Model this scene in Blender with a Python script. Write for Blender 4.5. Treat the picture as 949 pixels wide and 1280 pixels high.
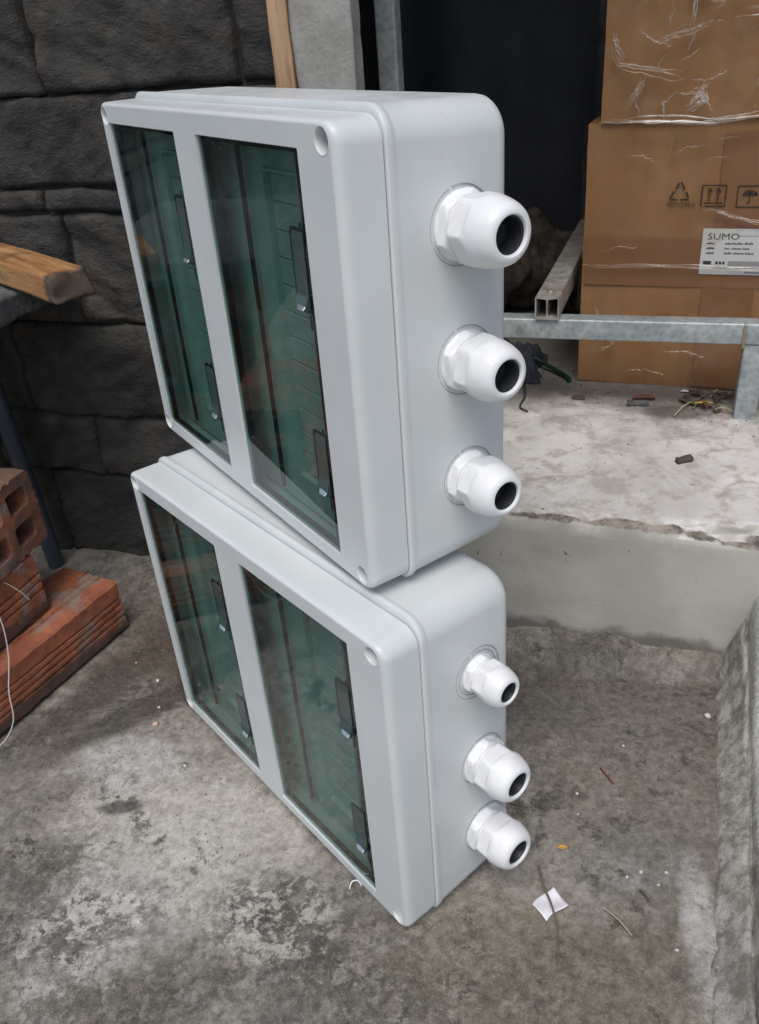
import bpy, bmesh, math, random
from mathutils import Vector, Matrix, noise, Euler
random.seed(7)
R = math.radians
S = bpy.context.scene
for o in list(bpy.data.objects): bpy.data.objects.remove(o)

# ------------------------------------------------------------------ camera
cam = bpy.data.objects.new('camera', bpy.data.cameras.new('camera'))
S.collection.objects.link(cam); S.camera = cam
cam.data.sensor_fit = 'VERTICAL'; cam.data.sensor_height = 36; cam.data.sensor_width = 36
cam.data.lens = 36 * 1060.98 / 1280
cam.data.clip_start = 0.02; cam.data.clip_end = 200
r_, d_, f_ = Vector((.95091, .30035, -.07464)), Vector((.0912, -.5024, -.85981)), Vector((-.29574, .81079, -.50512))
M = Matrix.Identity(4)
for i in range(3):
    M[i][0], M[i][1], M[i][2] = r_[i], -d_[i], -f_[i]
M.translation = (.47269, -.6046, .65911)
cam.matrix_world = M
S.render.resolution_x, S.render.resolution_y = 759, 1024

# ------------------------------------------------------------------ sky, sun, exposure
SUN_EL, SUN_AZ = R(61), R(172)          # azimuth clockwise from +Y: light falls from the front right
wd = bpy.data.worlds.new('World'); S.world = wd; wd.use_nodes = True
wn = wd.node_tree.nodes; wl = wd.node_tree.links
sky = wn.new('ShaderNodeTexSky'); sky.sky_type = 'NISHITA'; sky.sun_disc = False
sky.sun_elevation = SUN_EL; sky.sun_rotation = SUN_AZ
sky.air_density = 1.0; sky.dust_density = 2.5; sky.ozone_density = 1.0
wl.new(sky.outputs[0], wn['Background'].inputs[0]); wn['Background'].inputs[1].default_value = 0.11
sun = bpy.data.objects.new('sun', bpy.data.lights.new('sun', 'SUN')); S.collection.objects.link(sun)
sun.data.energy = 1.45; sun.data.angle = R(32); sun.data.color = (1, .98, .95)
sd = Vector((math.sin(SUN_AZ) * math.cos(SUN_EL), math.cos(SUN_AZ) * math.cos(SUN_EL), math.sin(SUN_EL)))
sun.rotation_euler = sd.to_track_quat('Z', 'Y').to_euler()
S.view_settings.view_transform = 'Standard'; S.view_settings.look = 'None'
S.view_settings.gamma = 1; S.view_settings.use_curve_mapping = False
S.view_settings.exposure = 0.33

# ------------------------------------------------------------------ helpers
def link(o, parent=None):
    S.collection.objects.link(o)
    if parent is not None: o.parent = parent
    return o
def mesh(name, v, f, mat, parent=None, smooth=False):
    me = bpy.data.meshes.new(name); me.from_pydata([tuple(p) for p in v], [], f); me.validate(); me.update()
    if mat: me.materials.append(mat)
    if smooth: me.polygons.foreach_set('use_smooth', [True] * len(me.polygons))
    return link(bpy.data.objects.new(name, me), parent)
def from_bm(name, bm, mat, parent=None, smooth=False, recalc=True):
    if recalc: bmesh.ops.recalc_face_normals(bm, faces=bm.faces)
    me = bpy.data.meshes.new(name); bm.to_mesh(me); bm.free()
    me.materials.append(mat)
    if smooth: me.polygons.foreach_set('use_smooth', [True] * len(me.polygons))
    return link(bpy.data.objects.new(name, me), parent)
def smooth_by_angle(o, a=35):
    me = o.data; bm = bmesh.new(); bm.from_mesh(me)
    for e in bm.edges:
        e.smooth = not (len(e.link_faces) == 2 and e.calc_face_angle(0) > R(a))
    for f in bm.faces: f.smooth = True
    bm.to_mesh(me); bm.free(); return o
def tag(o, label=None, cat=None, group=None, kind=None):
    if label: o['label'] = label
    if cat: o['category'] = cat
    if group: o['group'] = group
    if kind: o['kind'] = kind
    return o
def empty(name, loc=(0, 0, 0), rz=0, parent=None):
    o = bpy.data.objects.new(name, None); link(o, parent); o.location = loc; o.rotation_euler = (0, 0, rz)
    o.empty_display_size = .02; return o
def fbm(x, y, z=0, oct=5, h=1.0):
    return noise.fractal(Vector((x, y, z)), h, 2.0, oct)
def sst(a, b, x):
    t = min(1, max(0, (x - a) / (b - a))); return t * t * (3 - 2 * t)
def box_bm(bm, lo, hi, bevel=0, seg=2):
    m = bmesh.new(); bmesh.ops.create_cube(m, size=1)
    for v in m.verts: v.co = Vector([lo[i] + (v.co[i] + .5) * (hi[i] - lo[i]) for i in range(3)])
    if bevel: bmesh.ops.bevel(m, geom=m.edges[:], offset=bevel, segments=seg, affect='EDGES', profile=.5)
    me = bpy.data.meshes.new('t'); m.to_mesh(me); m.free(); bm.from_mesh(me); bpy.data.meshes.remove(me)
def box(name, lo, hi, mat, parent=None, bevel=0, seg=2):
    bm = bmesh.new(); box_bm(bm, lo, hi, bevel, seg); return smooth_by_angle(from_bm(name, bm, mat, parent), 40)
def tube_geo(path, rad, n=8, v=None, f=None):
    v = [] if v is None else v; f = [] if f is None else f
    base = len(v); path = [Vector(p) for p in path]
    up = Vector((.13, .31, .94)).normalized()
    for i, p in enumerate(path):
        t = (path[min(i + 1, len(path) - 1)] - path[max(i - 1, 0)]).normalized()
        a = t.cross(up); a = a.normalized() if a.length > .05 else t.cross(Vector((1, 0, 0))).normalized(); b = t.cross(a)
        rr = rad(i / (len(path) - 1)) if callable(rad) else rad
        for k in range(n):
            q = 2 * math.pi * k / n; v.append(p + (a * math.cos(q) + b * math.sin(q)) * rr)
    for i in range(len(path) - 1):
        for k in range(n):
            k2 = (k + 1) % n; f.append((base + i * n + k, base + i * n + k2, base + (i + 1) * n + k2, base + (i + 1) * n + k))
    f.append(tuple(base + k for k in range(n))[::-1]); e = base + (len(path) - 1) * n; f.append(tuple(e + k for k in range(n)))
    return v, f
def tube(name, path, rad, mat, parent=None, n=8):
    v, f = tube_geo(path, rad, n); return smooth_by_angle(mesh(name, v, f, mat, parent), 50)
def rrect(x0, x1, z0, z1, r, n=8):
    pts = []
    for cx, cz, a0 in ((x1 - r, z1 - r, 0), (x0 + r, z1 - r, 90), (x0 + r, z0 + r, 180), (x1 - r, z0 + r, 270)):
        for k in range(n + 1):
            a = R(a0 + 90 * k / n); pts.append((cx + r * math.cos(a), cz + r * math.sin(a)))
    return pts
def lofts(loops, cap0=False, cap1=False):
    v = [p for l in loops for p in l]; n = len(loops[0]); f = []
    for i in range(len(loops) - 1):
        for k in range(n):
            k2 = (k + 1) % n; f.append((i * n + k, i * n + k2, (i + 1) * n + k2, (i + 1) * n + k))
    if cap0: f.append(tuple(range(n)))
    if cap1: f.append(tuple(range((len(loops) - 1) * n, len(loops) * n))[::-1])
    return v, f
def fill_with_holes(bm, loops):
    es = []
    for l in loops:
        vs = [bm.verts.new(p) for p in l]
        es += [bm.edges.new((vs[i], vs[(i + 1) % len(vs)])) for i in range(len(vs))]
    bmesh.ops.triangle_fill(bm, edges=es, use_beauty=True)

# ------------------------------------------------------------------ materials
class NT:
    def __init__(s, name):
        s.m = bpy.data.materials.new(name); s.m.use_nodes = True; s.t = s.m.node_tree
        s.b = s.t.nodes['Principled BSDF']; s.out = s.t.nodes['Material Output']; s._co = None; s._nc = {}
    def n(s, ty, ins=None, **kw):
        nd = s.t.nodes.new(ty)
        for k, v in kw.items(): setattr(nd, k, v)
        for k, v in (ins or {}).items(): s.put(nd.inputs[k], v)
        return nd
    def put(s, sock, v):
        if isinstance(v, bpy.types.NodeSocket): s.t.links.new(v, sock)
        else:
            if isinstance(v, (tuple, list)) and len(v) == 3 and sock.type == 'RGBA': v = (*v, 1)
            sock.default_value = v
    def co(s, scale=None, rot=(0, 0, 0), loc=(0, 0, 0)):
        if s._co is None: s._co = s.n('ShaderNodeTexCoord').outputs['Object']
        if scale is None: return s._co
        if not isinstance(scale, (tuple, list)): scale = (scale,) * 3
        return s.n('ShaderNodeMapping', {'Vector': s._co, 'Scale': scale, 'Rotation': rot, 'Location': loc}).outputs[0]
    def noise(s, scale, detail=4, rough=.55, dist=0, vec=None):
        key = (scale, detail, rough, dist, None if vec is None else vec.node.name)
        if key not in s._nc:
            s._nc[key] = s.n('ShaderNodeTexNoise', {'Vector': vec if vec is not None else s.co(), 'Scale': scale, 'Detail': detail, 'Roughness': rough, 'Distortion': dist}).outputs['Fac']
        return s._nc[key]
    def rng(s, x, a, b, c=0., d=1.):
        return s.n('ShaderNodeMapRange', {'Value': x, 'From Min': a, 'From Max': b, 'To Min': c, 'To Max': d}, interpolation_type='SMOOTHSTEP').outputs[0]
    def math(s, op, a, b=0.):
        nd = s.n('ShaderNodeMath', operation=op); s.put(nd.inputs[0], a); s.put(nd.inputs[1], b); return nd.outputs[0]
    def mix(s, fac, a, b, mode='MIX'):
        nd = s.n('ShaderNodeMix', data_type='RGBA', blend_type=mode); s.put(nd.inputs[0], fac); s.put(nd.inputs[6], a); s.put(nd.inputs[7], b); return nd.outputs[2]
    def blob(s, x, y, rx, ry, ang=0, soft=.5, wob=.6, nz=18, z=0):
        mp = s.n('ShaderNodeMapping', {'Vector': s.co(), 'Location': (x, y, z), 'Rotation': (0, 0, R(ang)), 'Scale': (rx, ry, 1)}, vector_type='TEXTURE').outputs[0]
        fl = s.n('ShaderNodeVectorMath', {0: mp, 1: (1, 1, 0)}, operation='MULTIPLY').outputs[0]
        le = s.n('ShaderNodeVectorMath', {0: fl}, operation='LENGTH').outputs['Value']
        w = s.math('MULTIPLY', s.math('SUBTRACT', s.noise(20 if nz < 25 else 52, 9, .76), .5), wob * 2.4)
        return s.rng(s.math('ADD', le, w), 1 + soft * .5, 1 - soft * .5)
    def bump(s, h, strength=.5, dist=.002, normal=None):
        ins = {'Height': h, 'Strength': strength, 'Distance': dist}
        if normal is not None: ins['Normal'] = normal
        return s.n('ShaderNodeBump', ins).outputs[0]
    def fin(s, color=None, rough=None, normal=None, **kw):
        if color is not None: s.put(s.b.inputs['Base Color'], color)
        if rough is not None: s.put(s.b.inputs['Roughness'], rough)
        if normal is not None: s.put(s.b.inputs['Normal'], normal)
        for k, v in kw.items(): s.put(s.b.inputs[k], v)
        return s.m

MAT = {}
def build_materials():
    # --- enclosure plastic
    t = NT('grey_plastic')
    c = t.mix(t.rng(t.noise(16, 5), .35, .7), (.60, .632, .625), (.64, .668, .66))
    c = t.mix(t.math('MULTIPLY', t.rng(t.noise(90, 4, .7), .66, .74), .35), c, (.42, .40, .37))
    MAT['plastic'] = t.fin(c, t.rng(t.noise(40, 3), .3, .7, .30, .42), t.bump(t.noise(900, 2), .08, .0004))
    t = NT('white_gland_plastic')
    MAT['gland'] = t.fin(t.mix(t.rng(t.noise(60, 4), .4, .75), (.80, .81, .81), (.74, .74, .73)), .33, t.bump(t.noise(500, 2), .06, .0004))
    t = NT('black_rubber'); MAT['rubber'] = t.fin(t.mix(t.noise(120, 3), (.012, .014, .018), (.03, .033, .04)), .45)
    t = NT('engraved_line'); MAT['line'] = t.fin((.30, .31, .32), .6)
    t = NT('pocket_shade'); MAT['cup'] = t.fin((.30, .30, .30), .6)  # darker grey that stands in for shade deep in the lid pockets
    # --- tinted door pane: real transparency + mirror gloss
    t = NT('tinted_pane')
    tr = t.n('ShaderNodeBsdfTransparent', {'Color': (.60, .72, .70, 1)})
    gl = t.n('ShaderNodeBsdfGlossy', {'Color': (1, 1, 1, 1), 'Roughness': .025})
    fr = t.n('ShaderNodeFresnel', {'IOR': 1.52})
    gm = t.n('ShaderNodeNewGeometry'); ff = t.math('MULTIPLY', fr.outputs[0], t.math('SUBTRACT', 1., gm.outputs['Backfacing']))
    mx = t.n('ShaderNodeMixShader', {0: ff, 1: tr.outputs[0], 2: gl.outputs[0]})
    du = t.n('ShaderNodeBsdfDiffuse', {'Color': (.35, .42, .40, 1)})
    dm = t.math('ADD', t.math('MULTIPLY', t.rng(t.noise(11, 6, .7), .45, .75), .09), t.math('MULTIPLY', t.rng(t.noise(330, 2), .73, .76), .5))
    dm = t.math('MULTIPLY', dm, t.math('SUBTRACT', 1., gm.outputs['Backfacing']))
    m2 = t.n('ShaderNodeMixShader', {0: dm, 1: mx.outputs[0], 2: du.outputs[0]})
    t.t.links.new(m2.outputs[0], t.out.inputs[0]); MAT['pane'] = t.m
    t = NT('dark_door_edge'); MAT['edge'] = t.fin((.010, .016, .017), .12)
    t = NT('latch_plastic'); MAT['latch'] = t.fin((.045, .075, .072), .10)
    t = NT('latch_highlight'); MAT['lip'] = t.fin((.50, .55, .55), .18, Metallic=.7)  # pale metal standing in for the sky highlight on the latch foot
    t = NT('inner_cover'); MAT['inner'] = t.fin(t.mix(t.rng(t.noise(22, 5), .35, .7), (.48, .54, .50), (.60, .65, .61)), .5)
    t = NT('inner_strip'); MAT['strip'] = t.fin((.46, .50, .48), .45)
    # --- ground concrete
    t = NT('worn_concrete')
    n1 = t.noise(7, 9, .62, .6); n2 = t.noise(31, 7, .66, .4); n3 = t.noise(150, 8, .78); n4 = t.noise(620, 4, .7)
    c = t.mix(t.rng(n1, .34, .66), (.128, .117, .101), (.285, .267, .235))
    c = t.mix(t.math('MULTIPLY', t.rng(n2, .42, .68), .55), c, (.32, .293, .248))
    brown = t.rng(t.noise(12, 7, .6, .8, t.co(1, loc=(3, 1, 0))), .48, .66)
    c = t.mix(t.math('MULTIPLY', brown, .6), c, (.145, .118, .084))
    crust = t.rng(t.math('ADD', t.math('MULTIPLY', t.noise(85, 9, .8, .3), .7), t.math('MULTIPLY', t.noise(26, 6, .6), .3)), .455, .525)
    # patches with their own shapes
    def lay(c, m, col, k): return t.mix(t.math('MULTIPLY', m, k), c, col)
    c = lay(c, t.blob(.075, -.20, .065, .12, -22, .9, .55), (.50, .48, .44), .85)
    c = lay(c, t.blob(.02, -.155, .08, .055, 20, .9, .6), (.45, .42, .375), .75)
    c = lay(c, t.blob(-.02, -.09, .06, .035, 5, .8, .6), (.46, .445, .425), .75)
    c = lay(c, t.blob(.145, -.165, .07, .085, 30, .9, .7), (.44, .415, .37), .75)
    c = lay(c, t.blob(.20, -.22, .06, .04, 10, .9, .7), (.44, .415, .37), .75)
    c = lay(c, t.blob(.548, -.135, .014, .075, 8, .8, .4), (.45, .445, .435), .8)
    c = lay(c, t.blob(.49, -.085, .05, .035, 30, .9, .6), (.24, .235, .225), .6)
    c = lay(c, t.blob(-.04, -.005, .13, .022, 52, .8, .7, 22), (.055, .048, .040), .85)
    c = lay(c, t.blob(-.11, .02, .12, .03, 75, .8, .6, 22), (.05, .043, .036), .8)
    c = lay(c, t.blob(-.06, .10, .11, .09, 0, .9, .5, 12), (.085, .066, .05), .75)
    c = lay(c, t.blob(.005, -.145, .022, .008, 20, .7, .5, 40), (.05, .046, .042), .8)
    c = lay(c, t.math('MULTIPLY', t.blob(.185, -.215, .045, .034, 40, 1.3, .7, 45), crust), (.055, .056, .048), .85)
    c = lay(c, t.math('MULTIPLY', t.blob(.03, -.27, .085, .036, 25, 1.3, .7, 38), crust), (.06, .057, .047), .8)
    c = lay(c, t.math('MULTIPLY', t.blob(.26, -.235, .08, .034, 10, 1.3, .7, 45), crust), (.065, .064, .052), .75)
    for bx, by, rx, ry, an in ((.33, -.25, .11, .05, 15), (.12, -.31, .10, .03, 20), (-.03, -.22, .07, .03, 25), (.44, -.24, .07, .04, 0), (.24, -.20, .05, .03, 40)):
        c = lay(c, t.math('MULTIPLY', t.blob(bx, by, rx, ry, an, 1.3, .7, 40), crust), (.078, .074, .056), .75)
    c = lay(c, t.math('MULTIPLY', t.blob(.205, -.115, .06, .014, -42, 1.3, .7, 40), crust), (.075, .066, .05), .8)
    c = lay(c, t.blob(.45, .12, .17, .075, 0, .9, .5, 9), (.095, .087, .075), .65)
    c = lay(c, t.blob(.50, -.02, .10, .07, 20, .9, .6, 12), (.115, .103, .084), .5)
    c = lay(c, t.blob(.42, -.21, .13, .06, 5, .9, .8, 14), (.155, .135, .095), .6)
    c = lay(c, t.blob(.567, -.122, .008, .012, 0, .8, .6, 60), (.13, .045, .035), .7)
    moss = t.math('MULTIPLY', t.rng(n2, .515, .555), t.rng(t.noise(9, 6, .6, 1.2, t.co(1, loc=(5, 2, 1))), .47, .60))
    c = lay(c, t.math('MULTIPLY', moss, crust), (.062, .060, .046), .8)
    c = t.mix(1., c, t.mix(t.rng(n3, .32, .68), (.30, .29, .28), (.72, .71, .69)), 'SOFT_LIGHT')
    c = t.mix(.6, c, t.mix(t.rng(t.noise(70, 6, .7, .3), .34, .66), (.28, .27, .26), (.72, .71, .70)), 'SOFT_LIGHT')
    c = t.mix(t.math('MULTIPLY', t.rng(n3, .60, .72), .55), c, (.06, .055, .045))
    c = t.mix(t.math('MULTIPLY', t.rng(n4, .58, .68), .55), c, (.40, .38, .35))
    c = t.mix(t.math('MULTIPLY', t.rng(n4, .42, .32), .6), c, (.05, .045, .038))
    hh = t.math('ADD', t.math('MULTIPLY', n2, .6), t.math('ADD', t.math('MULTIPLY', n3, .35), t.math('MULTIPLY', n4, .15)))
    MAT['ground'] = t.fin(c, t.rng(n1, .3, .7, .62, .85), t.bump(hh, .8, .0035))
    # --- plaster of the step
    t = NT('step_plaster')
    n1 = t.noise(6, 8, .6, .5); n2 = t.noise(38, 7, .66); n3 = t.noise(240, 5, .7)
    sep = t.n('ShaderNodeSeparateXYZ', {0: t.co()})
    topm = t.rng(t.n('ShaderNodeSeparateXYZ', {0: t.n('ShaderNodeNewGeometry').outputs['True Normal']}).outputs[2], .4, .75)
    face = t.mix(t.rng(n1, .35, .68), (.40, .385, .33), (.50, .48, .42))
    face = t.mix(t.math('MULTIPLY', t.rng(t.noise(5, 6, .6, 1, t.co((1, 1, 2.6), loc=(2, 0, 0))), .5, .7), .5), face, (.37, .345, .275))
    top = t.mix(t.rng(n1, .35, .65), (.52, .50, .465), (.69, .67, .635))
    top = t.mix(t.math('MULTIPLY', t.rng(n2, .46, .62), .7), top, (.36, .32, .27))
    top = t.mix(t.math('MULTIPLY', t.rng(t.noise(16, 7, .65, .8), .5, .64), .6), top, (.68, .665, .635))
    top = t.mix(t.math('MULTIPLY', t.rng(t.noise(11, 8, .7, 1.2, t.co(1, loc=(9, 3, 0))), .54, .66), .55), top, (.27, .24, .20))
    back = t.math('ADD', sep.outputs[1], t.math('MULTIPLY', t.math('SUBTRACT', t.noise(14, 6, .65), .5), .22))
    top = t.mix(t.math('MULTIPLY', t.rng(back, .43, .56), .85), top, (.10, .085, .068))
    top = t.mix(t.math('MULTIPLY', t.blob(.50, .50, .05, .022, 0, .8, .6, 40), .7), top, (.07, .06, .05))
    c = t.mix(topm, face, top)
    # raw broken arris
    ed = t.math('ADD', sep.outputs[2], t.math('MULTIPLY', t.math('SUBTRACT', t.noise(26, 6, .7), .5), .022))
    ed = t.math('ADD', ed, t.math('MULTIPLY', t.rng(sep.outputs[0], .50, .56), .010))
    edm = t.math('MULTIPLY', t.rng(ed, .1625, .1655), t.rng(t.math('ADD', sep.outputs[1], t.math('MULTIPLY', t.math('SUBTRACT', t.noise(33, 6, .7), .5), .014)), .2125, .2095))
    c = t.mix(edm, c, t.mix(t.rng(n2, .4, .6), (.10, .084, .070), (.33, .285, .235)))
    c = t.mix(t.math('MULTIPLY', t.rng(n3, .64, .7), .45), c, (.10, .085, .065))
    c = t.mix(t.math('MULTIPLY', t.rng(t.noise(70, 3), .70, .735), .7), c, (.09, .07, .05))
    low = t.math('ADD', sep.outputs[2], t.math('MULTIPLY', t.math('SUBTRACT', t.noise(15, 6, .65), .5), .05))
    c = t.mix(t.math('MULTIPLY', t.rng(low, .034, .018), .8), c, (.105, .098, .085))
    hh = t.math('ADD', t.math('MULTIPLY', n2, .7), t.math('MULTIPLY', n3, .3))
    MAT['step'] = t.fin(c, .8, t.bump(hh, .5, .002))
    # --- mortar kerb
    t = NT('kerb_mortar')
    n2 = t.noise(30, 7, .66, .5); n3 = t.noise(210, 5, .7); sep = t.n('ShaderNodeSeparateXYZ', {0: t.co()})
    nk = t.noise(60, 9, .78); c = t.mix(t.rng(nk, .40, .60), (.24, .22, .185), (.50, .475, .43)); c = t.mix(t.math('MULTIPLY', t.rng(t.noise(16, 7, .7), .52, .66), .5), c, (.17, .155, .125))
    xx = t.math('ADD', sep.outputs[0], t.math('MULTIPLY', t.math('SUBTRACT', n2, .5), .008))
    c = t.mix(t.rng(xx, .590, .592), c, t.mix(t.rng(n3, .4, .6), (.42, .42, .39), (.66, .66, .63)))
    c = t.mix(t.math('MULTIPLY', t.rng(n3, .6, .7), .6), c, (.06, .055, .045))
    MAT['kerb'] = t.fin(c, .85, t.bump(t.math('ADD', nk, t.math('MULTIPLY', n3, .6)), .9, .003))
    # --- slate
    t = NT('slate_stone')
    rnd = t.n('ShaderNodeObjectInfo').outputs['Random']
    off = t.n('ShaderNodeVectorMath', {0: t.co(), 1: t.n('ShaderNodeCombineXYZ', {0: t.math('MULTIPLY', rnd, 31.), 1: t.math('MULTIPLY', rnd, 17.), 2: rnd}).outputs[0]}, operation='ADD').outputs[0]
    st = t.n('ShaderNodeMapping', {'Vector': off, 'Rotation': (0, R(28), 0), 'Scale': (1, 1, 2.0)}).outputs[0]
    n1 = t.noise(9, 8, .65, .8, off); n2 = t.noise(24, 7, .68, .6, st); n3 = t.noise(230, 5, .7, 0, off)
    c = t.mix(t.rng(n1, .35, .65), (.034, .033, .033), (.078, .072, .062))
    c = t.mix(t.math('MULTIPLY', t.rng(t.noise(6, 7, .62, 1.2, off), .53, .66), .6), c, (.11, .08, .055))
    c = t.mix(t.math('MULTIPLY', t.rng(t.noise(4, 7, .62, 1.5, off), .52, .66), .7), c, (.11, .105, .085))
    c = t.mix(t.math('MULTIPLY', t.rng(t.noise(4.5, 7, .62, 1.5, off), .46, .34), .75), c, (.026, .029, .036))
    c = t.mix(t.math('MULTIPLY', t.rng(n2, .56, .70), .55), c, (.115, .110, .10))
    c = t.mix(t.math('MULTIPLY', t.rng(n2, .42, .30), .7), c, (.014, .014, .016))
    c = t.mix(t.math('MULTIPLY', t.rng(n3, .62, .72), .4), c, (.15, .145, .135))
    c = t.mix(1., c, t.mix(rnd, (.60, .61, .62), (1.05, 1.02, .96)), 'MULTIPLY')
    MAT['slate'] = t.fin(c, .72, t.bump(t.math('ADD', n2, t.math('ADD', t.math('MULTIPLY', n3, .75), t.math('MULTIPLY', t.math('ABSOLUTE', t.math('SUBTRACT', t.noise(40, 6, .7, .4, st), .5)), 2.2))), 1., .005))
    t = NT('wall_mortar'); MAT['mortar'] = t.fin(t.mix(t.noise(40, 5), (.02, .019, .018), (.045, .042, .038)), .9)
    # --- brick
    for bname, dirty in (('brick', 0), ('old_brick', .8)):
        t = NT('fired_' + bname)
        rnd = t.n('ShaderNodeObjectInfo').outputs['Random']
        n1 = t.noise(22, 7, .62, .5); n2 = t.noise(75, 6, .68); n3 = t.noise(420, 4, .7)
        c = t.mix(t.rng(n1, .34, .66), (.27, .082, .045), (.42, .145, .070))
        c = t.mix(t.math('MULTIPLY', t.rng(n2, .52, .66), .65), c, (.15, .062, .042))
        c = t.mix(t.math('MULTIPLY', t.rng(t.noise(14, 7, .66, .8, t.co(1, loc=(1, 4, 2))), .52, .64), .75), c, (.27, .225, .195))
        sep = t.n('ShaderNodeSeparateXYZ', {0: t.co()})
        if dirty:
            c = t.mix(t.math('MULTIPLY', t.rng(t.noise(17, 7, .66, .6, t.co(1, loc=(7, 4, 2))), .40, .56), dirty), c, (.095, .075, .055))
        else:
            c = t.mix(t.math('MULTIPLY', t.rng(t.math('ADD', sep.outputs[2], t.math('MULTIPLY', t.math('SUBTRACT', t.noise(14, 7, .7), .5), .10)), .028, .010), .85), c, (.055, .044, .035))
        c = t.mix(t.math('MULTIPLY', t.rng(n3, .60, .70), .5), c, (.06, .04, .03))
        MAT[bname] = t.fin(c, .85, t.bump(t.math('ADD', n2, t.math('MULTIPLY', n3, .4)), .8, .002))
    # --- timber
    def wood(name, a, b, dark, sc):
        t = NT(name); g = t.noise(28, 6, .6, .6, t.co(sc)); g2 = t.noise(110, 5, .6, 0, t.co(sc)); n = t.noise(20, 6)
        c = t.mix(t.rng(g, .36, .64), a, b)
        c = t.mix(t.math('MULTIPLY', t.rng(g2, .54, .66), .6), c, dark)
        c = t.mix(t.math('MULTIPLY', t.rng(n, .56, .70), .5), c, tuple(x * .45 for x in dark))
        if name == 'plank_wood':
            sx = t.n('ShaderNodeSeparateXYZ', {0: t.co()}).outputs[0]
            k = t.rng(t.math('ADD', sx, t.math('MULTIPLY', t.math('SUBTRACT', t.noise(45, 6, .7), .5), .03)), -.020, -.010)
            c = t.mix(t.math('MULTIPLY', k, .92), c, (.030, .026, .022))
        return t.fin(c, .7, t.bump(g2, .6, .0015))
    MAT['plank'] = wood('plank_wood', (.27, .125, .042), (.50, .28, .115), (.13, .055, .02), (.12, 1, 1))
    t = NT('charred_end'); MAT['char'] = t.fin(t.mix(t.noise(60, 6), (.018, .016, .014), (.06, .052, .045)), .9, t.bump(t.noise(90, 5), .8, .003))
    MAT['strip_wood'] = wood('strip_wood', (.34, .20, .11), (.48, .32, .19), (.22, .12, .06), (1, 1, .12))
    t = NT('post_concrete'); n = t.noise(26, 7, .66); n2 = t.noise(240, 5, .7)
    MAT['post'] = t.fin(t.mix(t.math('MULTIPLY', t.rng(n2, .5, .7), .4), t.mix(t.rng(n, .36, .66), (.26, .25, .225), (.36, .35, .32)), (.17, .16, .14)), .85, t.bump(n2, .5, .002))
    t = NT('grey_slab'); n = t.noise(30, 7, .66); n2 = t.noise(200, 5, .7)
    MAT['slab'] = t.fin(t.mix(t.rng(n2, .4, .65), t.mix(t.rng(n, .36, .66), (.085, .09, .095), (.17, .175, .175)), (.06, .06, .058)), .85, t.bump(n2, .7, .002))
    t = NT('grey_pvc'); MAT['pvc'] = t.fin(t.mix(t.noise(18, 5), (.035, .045, .060), (.055, .066, .082)), .42)
    # --- galvanised steel
    t = NT('galvanised_steel'); n = t.noise(30, 6, .6); v = t.n('ShaderNodeTexVoronoi', {'Vector': t.co(), 'Scale': 140}).outputs['Distance']
    c = t.mix(t.rng(n, .35, .68), (.30, .34, .35), (.42, .46, .46)); c = t.mix(.22, c, v, 'OVERLAY')
    c = t.mix(t.math('MULTIPLY', t.rng(t.noise(48, 6, .7), .56, .68), .55), c, (.20, .165, .125))
    MAT['galv'] = t.fin(c, .5, t.bump(t.noise(160, 4), .2, .0008), Metallic=.35)
    t = NT('dusty_aluminium'); n = t.noise(60, 6, .65)
    MAT['alu'] = t.fin(t.mix(t.rng(n, .4, .65), (.40, .39, .36), (.25, .215, .175)), .55, t.bump(n, .3, .001), Metallic=.25)
    t = NT('rusty_screw'); MAT['screw'] = t.fin(t.mix(t.noise(200, 4), (.42, .40, .33), (.24, .17, .09)), .5, Metallic=.5)
    # --- cardboard
    t = NT('kraft_cardboard'); n = t.noise(7, 6, .6); fl = t.noise(60, 3, .5, 0, t.co((1, 1, .05))); n3 = t.noise(400, 4, .7)
    c = t.mix(t.rng(n, .34, .68), (.255, .122, .043), (.325, .168, .064)); c = t.mix(t.math('MULTIPLY', t.rng(fl, .45, .65), .3), c, (.21, .11, .05))
    c = t.mix(t.math('MULTIPLY', t.rng(n3, .6, .7), .25), c, (.22, .11, .045))
    MAT['card'] = t.fin(c, .75, t.bump(fl, .15, .001))
    t = NT('brown_tape'); MAT['tape'] = t.fin(t.mix(t.noise(9, 5), (.20, .092, .040), (.25, .122, .052)), .28, t.bump(t.noise(50, 3), .15, .001))
    t = NT('print_ink'); MAT['ink'] = t.fin(t.mix(t.rng(t.noise(300, 3), .45, .65), (.020, .016, .012), (.06, .04, .025)), .8)
    t = NT('label_paper'); MAT['label'] = t.fin(t.mix(t.noise(30, 4), (.60, .60, .58), (.52, .51, .48)), .45)
    t = NT('label_ink'); MAT['lab_ink'] = t.fin((.035, .035, .035), .6)
    t = NT('label_grey_ink'); MAT['lab_grey'] = t.fin((.26, .26, .26), .6)
    def film(name, amt, col, rough):
        t = NT(name)
        tr = t.n('ShaderNodeBsdfTransparent', {'Color': (.96, .95, .93, 1)})
        gl = t.n('ShaderNodeBsdfGlossy', {'Color': (*col, 1), 'Roughness': rough})
        df = t.n('ShaderNodeBsdfDiffuse', {'Color': (*col, 1)})
        a = t.n('ShaderNodeMixShader', {0: .55, 1: gl.outputs[0], 2: df.outputs[0]})
        m = t.n('ShaderNodeMixShader', {0: t.math('MULTIPLY', t.rng(t.noise(26, 6, .65, 1.), .40, .70, .35, 1.3), amt), 1: tr.outputs[0], 2: a.outputs[0]})
        t.t.links.new(m.outputs[0], t.out.inputs[0]); return t.m
    MAT['film'] = film('stretch_film', .035, (.85, .85, .85), .18)
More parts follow.
